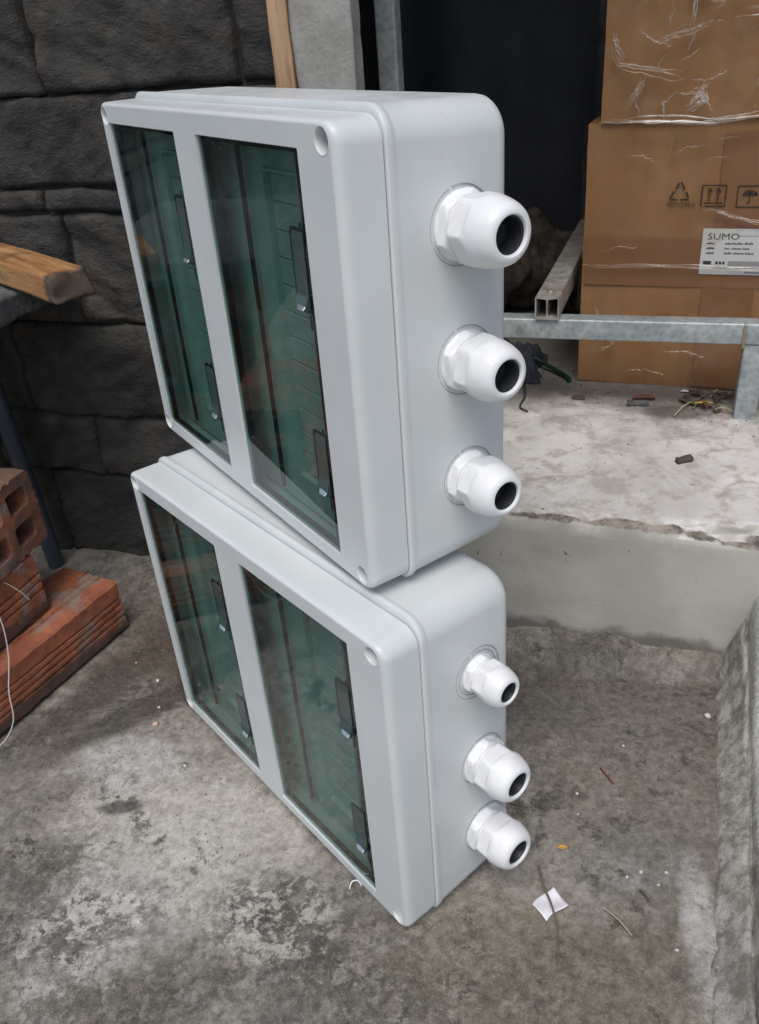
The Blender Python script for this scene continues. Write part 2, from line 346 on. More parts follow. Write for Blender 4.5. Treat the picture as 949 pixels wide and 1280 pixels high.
    MAT['fold'] = film('film_fold_glare', .34, (.9, .88, .84), .3)  # film creases, with the glare on them painted as whitish colour
    # --- alcove and scraps
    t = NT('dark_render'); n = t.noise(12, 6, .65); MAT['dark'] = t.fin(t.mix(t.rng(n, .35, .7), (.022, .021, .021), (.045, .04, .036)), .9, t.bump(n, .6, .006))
    t = NT('black_plastic_sheet'); n = t.noise(9, 5); MAT['sheet'] = t.fin(t.mix(n, (.020, .023, .030), (.036, .040, .048)), .55, t.bump(n, .4, .01))
    t = NT('clod'); n = t.noise(50, 6, .7); MAT['clod'] = t.fin(t.mix(t.rng(n, .36, .66), (.035, .028, .022), (.11, .088, .068)), .95, t.bump(n, .8, .004))
    t = NT('dry_twig'); MAT['twig'] = t.fin(t.mix(t.noise(90, 4), (.10, .075, .05), (.19, .145, .10)), .8)
    t = NT('straw'); MAT['straw'] = t.fin((.40, .33, .22), .7)
    t = NT('paper_scrap'); MAT['paper'] = t.fin(t.mix(t.rng(t.noise(90, 5), .5, .7), (.80, .79, .82), (.62, .60, .63)), .7)
    t = NT('dead_leaf'); MAT['leaf'] = t.fin(t.mix(t.noise(80, 5), (.055, .042, .032), (.13, .095, .065)), .8)
    t = NT('red_leaf'); MAT['redleaf'] = t.fin(t.mix(t.noise(80, 5), (.10, .035, .022), (.17, .07, .04)), .8)
    t = NT('yellow_scrap'); MAT['yellow'] = t.fin((.52, .33, .06), .6)
    t = NT('green_cable'); MAT['green'] = t.fin((.012, .035, .026), .4)
    t = NT('navy_rag'); MAT['navy'] = t.fin(t.mix(t.noise(70, 5), (.018, .02, .032), (.045, .048, .062)), .9)
    t = NT('white_wire'); MAT['wire'] = t.fin((.45, .43, .40), .4)
    t = NT('grit_pale'); MAT['grit'] = t.fin(t.mix(t.n('ShaderNodeTexNoise', {'Vector': t.co(), 'Scale': 60}).outputs['Fac'], (.07, .06, .048), (.30, .28, .25)), .9)
    t = NT('pale_pebble'); MAT['pebble'] = t.fin(t.mix(t.noise(80, 4), (.50, .46, .42), (.66, .62, .57)), .8)
    t = NT('pink_pebble'); MAT['pink'] = t.fin((.52, .36, .28), .8)
build_materials()

# ------------------------------------------------------------------ the setting: ground, step, kerb, alcove
ZL = .172      # ledge height
YS = .203      # step front
def ground_z(x, y):
    near = sst(-1.2, -.5, x) * sst(-1.2, -.5, y)
    h = (fbm(x * 9, y * 9, 1.3, 5) * .0016 + fbm(x * 55, y * 55, 4.1, 4) * .0007) * near
    # crumbling mortar heaped against the step, uneven
    e = fbm(x * 16, y * 8, 7.7, 5)
    edge = .165 + .012 * fbm(x * 22, 3.3, .5, 4) - .02 * sst(.33, .42, x) * (1 - sst(.42, .50, x))
    m = sst(edge, edge + .03, y) * sst(.22, .30, x)
    h += m * max(0, .013 + .010 * e)
    # hollow before the corner
    h -= .008 * math.exp(-((x - .52) / .05) ** 2 - ((y - .168) / .018) ** 2)
    # grit bank under the stone wall
    h += sst(.17, .25, y) * (1 - sst(-.02, .1, x)) * max(0, .010 + .008 * fbm(x * 14, y * 14, 2.2, 4)) * near
    # flat where the enclosure stands
    k = sst(.05, .0, abs(x - .19)) if False else 1
    return h - .0012
def axis(lo, hi, a, b, fine, grow=1.35):
    xs = []; x = a
    while x < b: xs.append(x); x += fine
    xs.append(b); s = fine; x = b
    while x < hi: s *= grow; x += s; xs.append(min(x, hi))
    s = fine; x = a
    while x > lo: s *= grow; x -= s; xs.insert(0, max(x, lo))
    return xs
def ground():
    xs = axis(-6, 6, -.42, .64, .004); ys = axis(-6, .30, -.42, .26, .004)
    v = [(x, y, ground_z(x, y)) for y in ys for x in xs]; n = len(xs)
    f = [(j * n + i, j * n + i + 1, (j + 1) * n + i + 1, (j + 1) * n + i) for j in range(len(ys) - 1) for i in range(n - 1)]
    tag(mesh('ground', v, f, MAT['ground'], smooth=True), 'mottled worn grey concrete yard floor', kind='structure')
ground()

def step():
    xs = [.09 + .0045 * i for i in range(int((.64 - .09) / .0045) + 1)] + [.7, .8, 1.0, 1.3, 1.6]
    prof = []                                   # (y, z, arris amount)
    for i in range(27): prof.append((YS, -.03 + (ZL + .03) * i / 27))
    for i in range(64): prof.append((YS + .0045 * i, ZL))
    for y in (.5, .52, .55, .58, .62, .68, .75, .85, .95, 1.06): prof.append((y, ZL))
    v = []
    for (y, z) in prof:
        for x in xs:
            dy = fbm(x * 11, z * 11, 3.1, 4) * .0016
            dz = fbm(x * 9, y * 9, 5.2, 4) * .0014
            q = Vector((x, y + dy, z + dz))
            # broken, rounded edge
            de = math.hypot(y - YS, z - ZL)
            chip = .0045 + .0055 * max(-.6, fbm(x * 30, 1.7, .2, 5)) + .010 * sst(.50, .56, x) * max(0, fbm(x * 40, y * 40, z * 40, 3) + .4)
            if de < .02:
                k = sst(.018, 0, de); q.y += chip * k * 1.0; q.z -= chip * k * 1.0
                q += Vector((0, fbm(x * 120, y * 120, z * 120, 3), fbm(x * 120 + 9, y * 120, z * 120, 3))) * .0014 * k
            # the round patch near the corner, ringed by a crack
            if z == ZL:
                rr = math.hypot((x - .583) / .034, (y - .270) / .052) + .10 * fbm(x * 25, y * 25, 0, 3)
                q.z -= .0030 * math.exp(-((rr - 1) / .07) ** 2); q.z += .0016 * sst(1.0, .9, rr)
            v.append(q)
    n = len(xs); f = [(j * n + i, j * n + i + 1, (j + 1) * n + i + 1, (j + 1) * n + i) for j in range(len(prof) - 1) for i in range(n - 1)]
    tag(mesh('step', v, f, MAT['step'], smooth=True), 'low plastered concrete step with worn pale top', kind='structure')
step()

def kerb():
    ys = [-1.5, -1.1, -.8, -.6] + [-.45 + .006 * i for i in range(110)]
    ys = [y for y in ys if y < YS + .004]; ys += [YS + .006]
    prof = [(.562, -.012), (.564, -.002), (.566, .001), (.568, .003), (.570, .004), (.575, .009), (.580, .014), (.584, .018), (.587, .0215), (.5890, .020), (.5905, .015), (.5920, .019), (.5935, .027), (.596, .031), (.601, .033), (.612, .034), (.63, .034), (.68, .035), (.9, .035), (.9, -.03)]
    v = []
    for j, (x, z) in enumerate(prof):
        for y in ys:
            a = 1 if j < 11 else (.12 if j < 17 else 0)
            lean = -.03 * sst(.1, -.4, y) if j < 19 else 0         # the kerb is not quite square to the step
            nx = fbm(y * 20, z * 40, 2.2, 5) * .0035 * a + fbm(y * 75, z * 75, 8.2, 4) * .0016 * a
            nz = fbm(y * 26, x * 60, 6.6, 5) * .0022 * a
            up_ = 1 + 2.1 * sst(.03, .20, y) * (1 if j > 0 else 0)          # the mortar climbs the corner
            fine = (fbm(y * 160, x * 300, 3.3, 4) * .0016 + (.004 * max(0, fbm(y * 45, x * 90, 1.9, 4) - .15))) * (1 if 0 < j < 11 else 0)
            v.append((x + lean * .45 + nx, y, z * up_ + nz + fine))
    n = len(ys); f = [(j * n + i, (j + 1) * n + i, (j + 1) * n + i + 1, j * n + i + 1) for j in range(len(prof) - 1) for i in range(n - 1)]
    o = mesh('kerb', v, f, MAT['kerb'], smooth=True)
    tag(o, 'rough mortared kerb running out from the step', kind='structure')
kerb()

def alcove():
    def wall(name, lo, hi, label):
        tag(box(name, lo, hi, MAT['dark']), label, kind='structure')
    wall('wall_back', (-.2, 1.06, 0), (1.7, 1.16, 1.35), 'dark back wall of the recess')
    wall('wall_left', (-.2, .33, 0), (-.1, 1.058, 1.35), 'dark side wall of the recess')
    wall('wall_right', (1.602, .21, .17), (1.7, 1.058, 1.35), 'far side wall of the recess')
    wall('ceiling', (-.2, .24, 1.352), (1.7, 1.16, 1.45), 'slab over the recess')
alcove()

# ------------------------------------------------------------------ stone wall: each stone is a piece of its own
def stone_mesh(w, h, seed, rough=1.0, nx=None):
    nx = nx or max(6, int(w / .0045)); nz = max(5, int(h / .0045)); v = []; f = []
    tilt = (random.uniform(-.015, .015), random.uniform(-.03, .03)); slope = random.choice((-1, 1)) * random.uniform(.3, .9)
    for j in range(nz + 1):
        for i in range(nx + 1):
            x = w * i / nx; z = h * j / nz
            ex = min(x, w - x); ez = min(z, h - z)
            jx = fbm(seed, z * 22, 1.1, 4) * .0035 * (1 if ex < .012 else 0); jz = fbm(x * 16, seed, 2.1, 4) * .0035 * (1 if ez < .012 else 0)
            e = min(ex, ez); rnd = .005 * (1 - sst(0, .0045, e)) ** 2
            s = x * .9 + z * slope
            lay = fbm(s * 9 + seed, (z - x * slope) * 26, seed, 5)
            step_ = math.floor(lay * 4.2) / 4.2
            dep = .0060 * rough * (step_ * 1.1 + lay * .1) + .0022 * fbm(x * 45, z * 45, seed * 1.7, 4) + tilt[0] * (x - w / 2) + tilt[1] * (z - h / 2)
            v.append((x + jx, rnd - max(-.012, min(.016, dep)), z + jz))
    n = nx + 1
    for j in range(nz):
        for i in range(nx): f.append((j * n + i, j * n + i + 1, (j + 1) * n + i + 1, (j + 1) * n + i))
    b = len(v); ring = [i for i in range(n)] + [j * n + nx for j in range(1, nz + 1)] + [nz * n + i for i in range(nx - 1, -1, -1)] + [j * n for j in range(nz - 1, 0, -1)]
    for k in ring: v.append((v[k][0], .034, v[k][2]))
    m = len(ring)
    for k in range(m): f.append((ring[k], b + k, b + (k + 1) % m, ring[(k + 1) % m]))
    return v, f
def stone_wall():
    root = box('stone_wall', (-1.9, .268, -.02), (.098, .325, 1.35), MAT['mortar'])
    tag(root, 'dark slate wall of rough split-face stone blocks', 'wall')
    rows = [(0, .140, [-.52, -.33, -.10, .097]), (.140, .229, [-.60, -.40, -.235, -.02, .097]), (.229, .356, [-.55, -.325, -.06, .097]),
            (.356, .487, [-.48, -.205, .02, .097]), (.487, .514, [-.44, -.222, .06, .097]), (.514, .609, [-.53, -.285, .03, .097]),
            (.609, .76, [-.42, -.186, .050, .097]), (.76, .90, [-.5, -.26, -.04, .097]), (.90, 1.06, [-.4, -.12, .097]), (1.06, 1.34, [-.5, -.2, .097])]
    k = 0
    for z0, z1, xs in rows:
        x = xs[0]
        while x > -1.6:
            x -= random.uniform(.2, .34); xs.insert(0, x)
        for a, b in zip(xs, xs[1:]):
            k += 1; v, f = stone_mesh(b - a - .004, z1 - z0 - .004, k * 3.71, 1.0 if z1 - z0 > .05 else .4, None if a > -.7 else 10)
            o = mesh('stone', v, f, MAT['slate'], root, True); o.location = (a + .002, .252 + random.uniform(-.004, .004), z0 + .002)
stone_wall()

# ------------------------------------------------------------------ posts beside the recess
def ragged_bar(name, lo, hi, mat, amp, seg, seed, parent=None):
    bm = bmesh.new(); box_bm(bm, lo, hi)
    bmesh.ops.bisect_plane
    for i in range(1, seg):
        z = lo[2] + (hi[2] - lo[2]) * i / seg
        bmesh.ops.bisect_plane(bm, geom=bm.verts[:] + bm.edges[:] + bm.faces[:], plane_co=(0, 0, z), plane_no=(0, 0, 1))
    for ax in (0, 1):
        for i in (1, 2, 3):
            c = [0, 0, 0]; nn = [0, 0, 0]; c[ax] = lo[ax] + (hi[ax] - lo[ax]) * (.06, .5, .94)[i - 1]; nn[ax] = 1
            bmesh.ops.bisect_plane(bm, geom=bm.verts[:] + bm.edges[:] + bm.faces[:], plane_co=c, plane_no=nn)
    for v in bm.verts:
        q = v.co * 28 + Vector((seed, 0, 0))
        v.co += Vector((noise.fractal(q, 1, 2, 4), noise.fractal(q + Vector((5, 5, 5)), 1, 2, 4) * .6, 0)) * amp
    return from_bm(name, bm, mat, parent, True)
tag(ragged_bar('concrete_post', (.1205, .236, 0), (.180, .262, 1.35), MAT['post'], .0022, 90, 3.3), 'pale grey concrete post with a ragged edge beside the dark recess', 'post')
tag(ragged_bar('timber_batten', (.0995, .233, .0), (.1185, .262, 1.35), MAT['strip_wood'], .0012, 60, 8.1), 'narrow light brown timber batten between stone wall and concrete post', 'batten')

# ------------------------------------------------------------------ metal rack
def hollow(name, axis_, lo, hi, wall, mat, parent, web=False, rad=.0025):
    """square hollow section along axis_, open ends, seen to be hollow"""
    oth = [i for i in range(3) if i != axis_]; a, b = oth
    bm = bmesh.new()
    def P(u, w, s):
        p = [0, 0, 0]; p[a] = u; p[b] = w; p[axis_] = s; return p
    out = rrect(lo[a], hi[a], lo[b], hi[b], rad, 3)
    cells = [(lo[a] + wall, hi[a] - wall)]
    if web: mid = (lo[a] + hi[a]) / 2; cells = [(lo[a] + wall, mid - wall / 2), (mid + wall / 2, hi[a] - wall)]
    ins = [rrect(c0, c1, lo[b] + wall, hi[b] - wall, rad * .6, 3) for c0, c1 in cells]
    for s in (lo[axis_], hi[axis_]): fill_with_holes(bm, [[P(u, w, s) for u, w in l] for l in [out] + ins])
    for l in [out] + ins:
        n = 14; rows = []
        for i in range(n + 1):
            s = lo[axis_] + (hi[axis_] - lo[axis_]) * i / n; rows.append([bm.verts.new(P(u, w, s)) for u, w in l])
        for i in range(n):
            for k in range(len(l)):
                k2 = (k + 1) % len(l); bm.faces.new((rows[i][k], rows[i][k2], rows[i + 1][k2], rows[i + 1][k]))
    bmesh.ops.remove_doubles(bm, verts=bm.verts, dist=1e-6)
    return smooth_by_angle(from_bm(name, bm, mat, parent), 40)
def rack():
    root = tag(empty('metal_rack', (.121, .487, ZL)), 'galvanised square tube rack standing on the step before the cardboard boxes', 'rack')
    T = Matrix.Translation(-Vector((.121, .487, ZL)))
    def h(*a, **k):
        o = hollow(*a, **k); o.data.transform(T); return o
    g = MAT['galv']
    h('rail', 0, (.1465, .487, .272), (.605, .513, .299), .0016, g, root)
    h('leg', 2, (.121, .487, ZL), (.146, .513, 1.20), .0016, g, root)
    h('leg', 2, (.572, .4875, ZL), (.599, .5125, .2715), .0016, g, root)
    h('rail', 0, (.316, .905, .272), (.605, .931, .299), .0016, g, root)
    h('leg', 2, (.372, .9055, ZL), (.398, .9305, .2715), .0016, g, root)
    h('leg', 2, (.572, .9055, ZL), (.599, .9305, .2715), .0016, g, root)
    c = hollow('cross_tube', 1, (-.0155, -.008, -.0155), (.0155, .44, .0155), .0018, MAT['alu'], root, web=True)
    for v in c.data.vertices:            # the cut end is pinched
        k = math.exp(-(v.co.y + .008) / .02); v.co.z += -.0022 * k * (1 - (v.co.x / .0155) ** 2) * (1 if v.co.z > 0 else -1)
    c.location = Vector((.330, .490, .3148)) - Vector((.121, .487, ZL)); c.rotation_euler = (0, 0, R(-1.2))
    # screw head
    prof = [(0, .0035), (.0022, .0034), (.0040, .0024), (.0048, .0008), (.0048, 0), (.0075, -.0002), (.0076, -.0012)]
    v, f = lofts([[(r * math.cos(k * math.pi / 8), r * math.sin(k * math.pi / 8), z) for k in range(16)] for r, z in prof])
    s = mesh('screw', v, f, MAT['screw'], c, True); s.location = (.001, .014, .0150)
    # rust scab at the welded joint
    w = ragged_bar('weld', (.5700, .4840, .268), (.5735, .4885, .300), MAT['screw'], .0012, 14, 1.1, root); w.data.transform(T)
rack()

# ------------------------------------------------------------------ cardboard boxes with print, label and film
def text_mesh(txt, size, mat, name, parent, loc, ext=.0, sx=1.0, bold=0):
    cu = bpy.data.curves.new('t', 'FONT'); cu.body = txt; cu.size = size; cu.offset = 0; cu.resolution_u = 2
    o = bpy.data.objects.new('t', cu); link(o); dg = bpy.context.evaluated_depsgraph_get()
    me = bpy.data.meshes.new_from_object(o.evaluated_get(dg)); bpy.data.objects.remove(o)
    for v in me.vertices: v.co = Vector((v.co.x * sx, 0, v.co.y))
    me.materials.clear(); me.materials.append(mat)
    q = link(bpy.data.objects.new(name, me), parent); q.location = loc; return q
def bars(rects):   # flat print: rectangles in the local x,z plane
    v, f = [], []
    for x0, z0, x1, z1 in rects:
        b = len(v); v += [(x0, 0, z0), (x1, 0, z0), (x1, 0, z1), (x0, 0, z1)]; f.append((b, b + 1, b + 2, b + 3))
    return v, f
def strokes(segs, w):
    v, f = [], []
    for (x0, z0), (x1, z1) in segs:
        d = Vector((x1 - x0, z1 - z0)); n = Vector((-d.y, d.x)).normalized() * w / 2; b = len(v)
        v += [(x0 - n.x, 0, z0 - n.y), (x1 - n.x, 0, z1 - n.y), (x1 + n.x, 0, z1 + n.y), (x0 + n.x, 0, z0 + n.y)]; f.append((b, b + 1, b + 2, b + 3))
    return v, f
def carton(name, W, D, H, seed, bulge):
    nx, ny, nz = 28, 12, 22; bm = bmesh.new(); bmesh.ops.create_grid
    verts = {}
    def V(i, j, k):
        if (i, j, k) not in verts:
            x, y, z = W * i / nx, D * j / ny, H * k / nz
            q = Vector((x, y, z)); c = .5
            q.y -= bulge * math.sin(math.pi * i / nx) * math.sin(math.pi * k / nz) * (1 if j == 0 else (-1 if j == ny else 0))
            q.x -= bulge * math.sin(math.pi * j / ny) * math.sin(math.pi * k / nz) * (1 if i == 0 else (-1 if i == nx else 0))
            q += Vector((fbm(x * 14, y * 14, z * 14 + seed, 3), fbm(x * 14 + 7, y * 14, z * 14 + seed, 3), 0)) * .0012
            verts[(i, j, k)] = bm.verts.new(q)
        return verts[(i, j, k)]
    for i in range(nx):
        for k in range(nz):
            for j in (0, ny): bm.faces.new((V(i, j, k), V(i + 1, j, k), V(i + 1, j, k + 1), V(i, j, k + 1)))
        for j in range(ny):
            for k in (0, nz): bm.faces.new((V(i, j, k), V(i + 1, j, k), V(i + 1, j + 1, k), V(i, j + 1, k)))
    for j in range(ny):
        for k in range(nz):
            for i in (0, nx): bm.faces.new((V(i, j, k), V(i, j + 1, k), V(i, j + 1, k + 1), V(i, j, k + 1)))
    return bm
def wrap(name, W, H, seed, parent, x0, off=.004, amp=.0022, D=.12):
    nx, nz = 70, 56; v = []
    for k in range(nz + 1):
        for i in range(-14, nx + 1):
            u = W * i / nx; z = H * k / nz
            cr = abs(fbm(u * 13 + z * 7, z * 22 - u * 9, seed, 4)) * 1.4 + .3 * fbm(u * 50, z * 60, seed, 3)
            d = off + amp * cr
            if i < 0: v.append((x0 - d, -u * D / (W * 14 / nx), z))
            else: v.append((x0 + u - (d if i == 0 else 0), -d, z))
    n = nx + 15; f = [(k * n + i, k * n + i + 1, (k + 1) * n + i + 1, (k + 1) * n + i) for k in range(nz) for i in range(n - 1)]
    return mesh(name, v, f, MAT['film'], parent, True)
def fold(parent, pts, w, seed, y=-.0085):
    rg = random.Random(seed)
    for k in range(4):
        o = Vector((rg.uniform(-.6, .6) * w, rg.uniform(-.7, .7) * w)); a, b = rg.uniform(0, .25), rg.uniform(.7, 1.0)
        P = [Vector(p) + o + Vector((rg.uniform(-.3, .3), rg.uniform(-.3, .3))) * w for p in pts]
        P2 = [P[0].lerp(P[1], a)] + P[1:-1] + [P[-2].lerp(P[-1], b)]
        crease(parent, P2, w * rg.uniform(.10, .42), seed + k * .37, y - .0006 * k)
def crease(parent, pts, w, seed, y):
    """a gathered crease of film: a narrow crumpled ribbon, its glare put into whitish colour"""
    v, f = [], []; N = 34; pts = [tuple(p) for p in pts]
    def at(t):
        s = t * (len(pts) - 1); i = min(int(s), len(pts) - 2); u = s - i; return Vector(pts[i]).lerp(Vector(pts[i + 1]), u)
    for i in range(N + 1):
        t = i / N; p = at(t); q = (at(min(1, t + .02)) - at(max(0, t - .02))).normalized(); nn = Vector((-q.y, q.x))
        ww = 1.5 * w * (.12 + .75 * math.sin(math.pi * min(1, max(.02, t)))) * (1 + .5 * fbm(t * 9, seed, 0, 3))
        for k in (-1, -.3, .3, 1):
            o = p + nn * ww * k * .5 + nn * .002 * fbm(t * 7, seed * 2, 1, 3)
            v.append((o.x, y - .0022 * (1 - k * k) * (1 + .6 * fbm(t * 14, k * 3, seed, 3)), o.y))
    for i in range(N):
        for k in range(3): f.append((i * 4 + k, i * 4 + k + 1, i * 4 + k + 5, i * 4 + k + 4))
    return mesh('film_fold_glare', v, f, MAT['fold'], parent, True)
def boxes():
    a = R(-3.75)
    b1 = tag(empty('cardboard_box', (.362, .596, ZL + .001), a), 'brown cardboard box with white label and printed handling symbols, standing on the step', 'box', )
    smooth_by_angle(from_bm('carton', carton('c', .42, .28, .345, 1.0, .003), MAT['card'], b1), 50)
    o1 = Vector((.362, .596, ZL + .001)); rot = Matrix.Rotation(-a, 3, 'Z')
    def L(x, z, y=-.0046):       # world x on the front face, world z -> local
        return ((x - .362) / math.cos(a), y, z - ZL - .001)
    # darker taped strips
    def strip(x0, x1, z0, z1, y=-.0040):
        nx = 14; v = []; f = []
        for k in range(9):
            for i in range(nx + 1):
                x = x0 + (x1 - x0) * i / nx; z = z0 + (z1 - z0) * k / 8; v.append((x, y + .0003 * fbm(x * 40, z * 40, 0, 3), z))
        n = nx + 1
        return mesh('packing_tape', v, [(k * n + i, k * n + i + 1, (k + 1) * n + i + 1, (k + 1) * n + i) for k in range(8) for i in range(nx)], MAT['tape'], b1, True)
    strip(.004, .405, .143, .205); strip(.158, .222, .004, .1425, -.0041); strip(.165, .225, .2055, .33, -.0041)
    # recycling triangle: three chased bars with arrow corners
    def sub(nm, vf, x, z, mat=MAT['ink'], y=-.0052):
        o = mesh(nm, vf[0], vf[1], mat, b1); o.location = L(x, z, y); return o
    T = []; P = [(-.0125, -.010), (.0125, -.010), (0, .0125)]
    for i in range(3):
        p, q = Vector(P[i]), Vector(P[(i + 1) % 3]); T.append((p.lerp(q, .10), p.lerp(q, .42))); T.append((p.lerp(q, .55), p.lerp(q, .96)))
    sub('recycling_symbol', strokes(T, .0022), .480, .437)
    w = text_mesh('RECYCLABLE', .0075, MAT['ink'], 'printed_word', b1, L(.4655, .4185, -.0052), sx=.78, bold=.0004)
    def frame(x, z, W, H, t): return [((x, z), (x + W, z)), ((x, z + H), (x + W, z + H)), ((x, z), (x, z + H)), ((x + W, z), (x + W, z + H))]
    ar = frame(0, 0, .028, .025, 0) + [((.003, .004), (.025, .004))]
    for x in (.009, .019): ar += [((x, .0065), (x, .020)), ((x - .003, .0165), (x, .0215)), ((x + .003, .0165), (x, .0215))]
    sub('this_way_up_symbol', strokes(ar, .0016), .5065, .419)
    um = frame(0, 0, .028, .025, 0) + [((.0145, .006), (.0145, .018)), ((.0145, .006), (.012, .0045))]
    vu, fu = strokes(um, .0014); bI = len(vu)
    arc = [(.0145 + .009 * math.cos(R(180 * k / 10)), .0135 + .007 * math.sin(R(180 * k / 10))) for k in range(11)]
    vu += [(x, 0, z) for x, z in arc]; fu.append(tuple(range(bI, bI + 11)))
    sub('keep_dry_symbol', (vu, fu), .548, .418)
    sub('printed_word', bars([(i * .0036, 0, i * .0036 + .0026, .0034) for i in range(11)]), .464, .2715)
    # shipping label
    lb = mesh('shipping_label', [(0, 0, 0), (.11, 0, 0), (.11, 0, .058), (0, 0, .058), (0, -.0003, 0), (.11, -.0003, 0), (.11, -.0003, .058), (0, -.0003, .058)], [(4, 5, 6, 7), (0, 1, 5, 4), (1, 2, 6, 5), (2, 3, 7, 6), (3, 0, 4, 7)], MAT['label'], b1)
    lb.location = L(.513, .334, -.0054)
    text_mesh('SUMO', .0112, MAT['lab_ink'], 'label_text', lb, (.006, -.0006, .0445), sx=1.25, bold=.0002)
    rnd = random.Random(3); rc = [(.041, .0490, .105, .0494)]
    for z in (.0385, .0322, .0262):
        rc.append((.006, z, .006 + rnd.uniform(.009, .011), z + .0026)); x = .028
        for _ in range(rnd.choice((2, 3, 3))):
            w = rnd.uniform(.006, .013); rc.append((x, z, x + w, z + .0026)); x += w + .002
    rc2 = []
    for (xa, za, xb, zb) in rc:
        if zb - za < .001: rc2.append((xa, za, xb, zb)); continue
        x = xa
        while x < xb:
            w = rnd.uniform(.0008, .0016); h_ = rnd.choice((.0017, .0017, .0026)); rc2.append((x, za, x + w, za + h_)); x += w + .0004
    rc = rc2
    rc.append((.004, .0128, .014, .0172)); x = .019
    for _ in range(3): rc.append((x, .0132, x + .003, .0168)); x += .0042
    o = mesh('label_print', *bars(rc), MAT['lab_ink'], lb); o.location = (0, -.0006, 0)
    o = mesh('label_band', *bars([(.034, .0115, .108, .0175), (.015, .0075, .075, .0102), (.055, .0022, .1, .0046)]), MAT['lab_grey'], lb); o.location = (0, -.00055, 0)
    wrap('stretch_film', .41, .345, 4.2, b1, 0)
    fold(b1, [(0, .167), (.1, .170), (.24, .168), (.4, .163)], .0045, 1.2)
    fold(b1, [(.140, .246), (.165, .241), (.20, .230), (.25, .222)], .0030, 2.2)
    fold(b1, [(.02, .115), (.035, .08), (.05, .062), (.03, .05)], .002, 3.3)
    # upper box
    b2 = tag(empty('cardboard_box', (.3775, .589, ZL + .3475), a), 'brown cardboard box in crumpled clear film, on top of the labelled box', 'box')
    smooth_by_angle(from_bm('carton', carton('c', .40, .28, .30, 5.0, .004), MAT['card'], b2), 50)
    wrap('stretch_film', .39, .30, 9.1, b2, 0, .0055, .0045)
    F = [([(.0, .008), (.06, .012), (.13, .009), (.19, .014), (.25, .010)], .014), ([(.012, .085), (.022, .066), (.05, .062), (.085, .053), (.10, .052)], .009), ([(.012, .10), (.016, .085), (.026, .070)], .006),
         ([(.06, .086), (.09, .092), (.13, .104)], .006), ([(.10, .135), (.125, .148), (.15, .152)], .008), ([(.15, .112), (.20, .110), (.24, .118)], .008), ([(.03, .02), (.045, .038), (.05, .05)], .005),
         ([(.10, .012), (.115, .03), (.12, .042)], .012), ([(.095, .085), (.10, .12), (.098, .16)], .006), ([(.0, .16), (.08, .165), (.2, .158)], .010), ([(.17, .03), (.19, .06), (.18, .09)], .006)]
    for i, (p, w) in enumerate(F): fold(b2, p, w, 5.1 + i, -.012)
    rg = random.Random(21)
    for i in range(34):                       # fine wrinkles all over the film, drawn whitish for their glare
        x, z, a, l = rg.uniform(.01, .24), rg.uniform(.01, .19), rg.choice((.15, .35, 1.1, 1.4, 2.6)) + rg.uniform(-.25, .25), rg.uniform(.012, .045)
        d = Vector((math.cos(a), math.sin(a))) * l; c = Vector((x, z)); b = Vector((-d.y, d.x)) * rg.uniform(-.25, .25)
        crease(b2, [c - d * .5, c + b, c + d * .5], rg.uniform(.0008, .0030), 40 + i * .7, -.0105)
    for i in range(12):
        x, z, a, l = rg.uniform(.02, .22), rg.uniform(.02, .33), rg.choice((.1, -.15, 1.4)) + rg.uniform(-.2, .2), rg.uniform(.02, .06)
        if .09 < x < .22 and .14 < z < .30: continue
        d = Vector((math.cos(a), math.sin(a))) * l; c = Vector((x, z))
        crease(b1, [c - d * .5, c + Vector((-d.y, d.x)) * .1, c + d * .5], rg.uniform(.0006, .0016), 80 + i * .7, -.0085)
boxes()

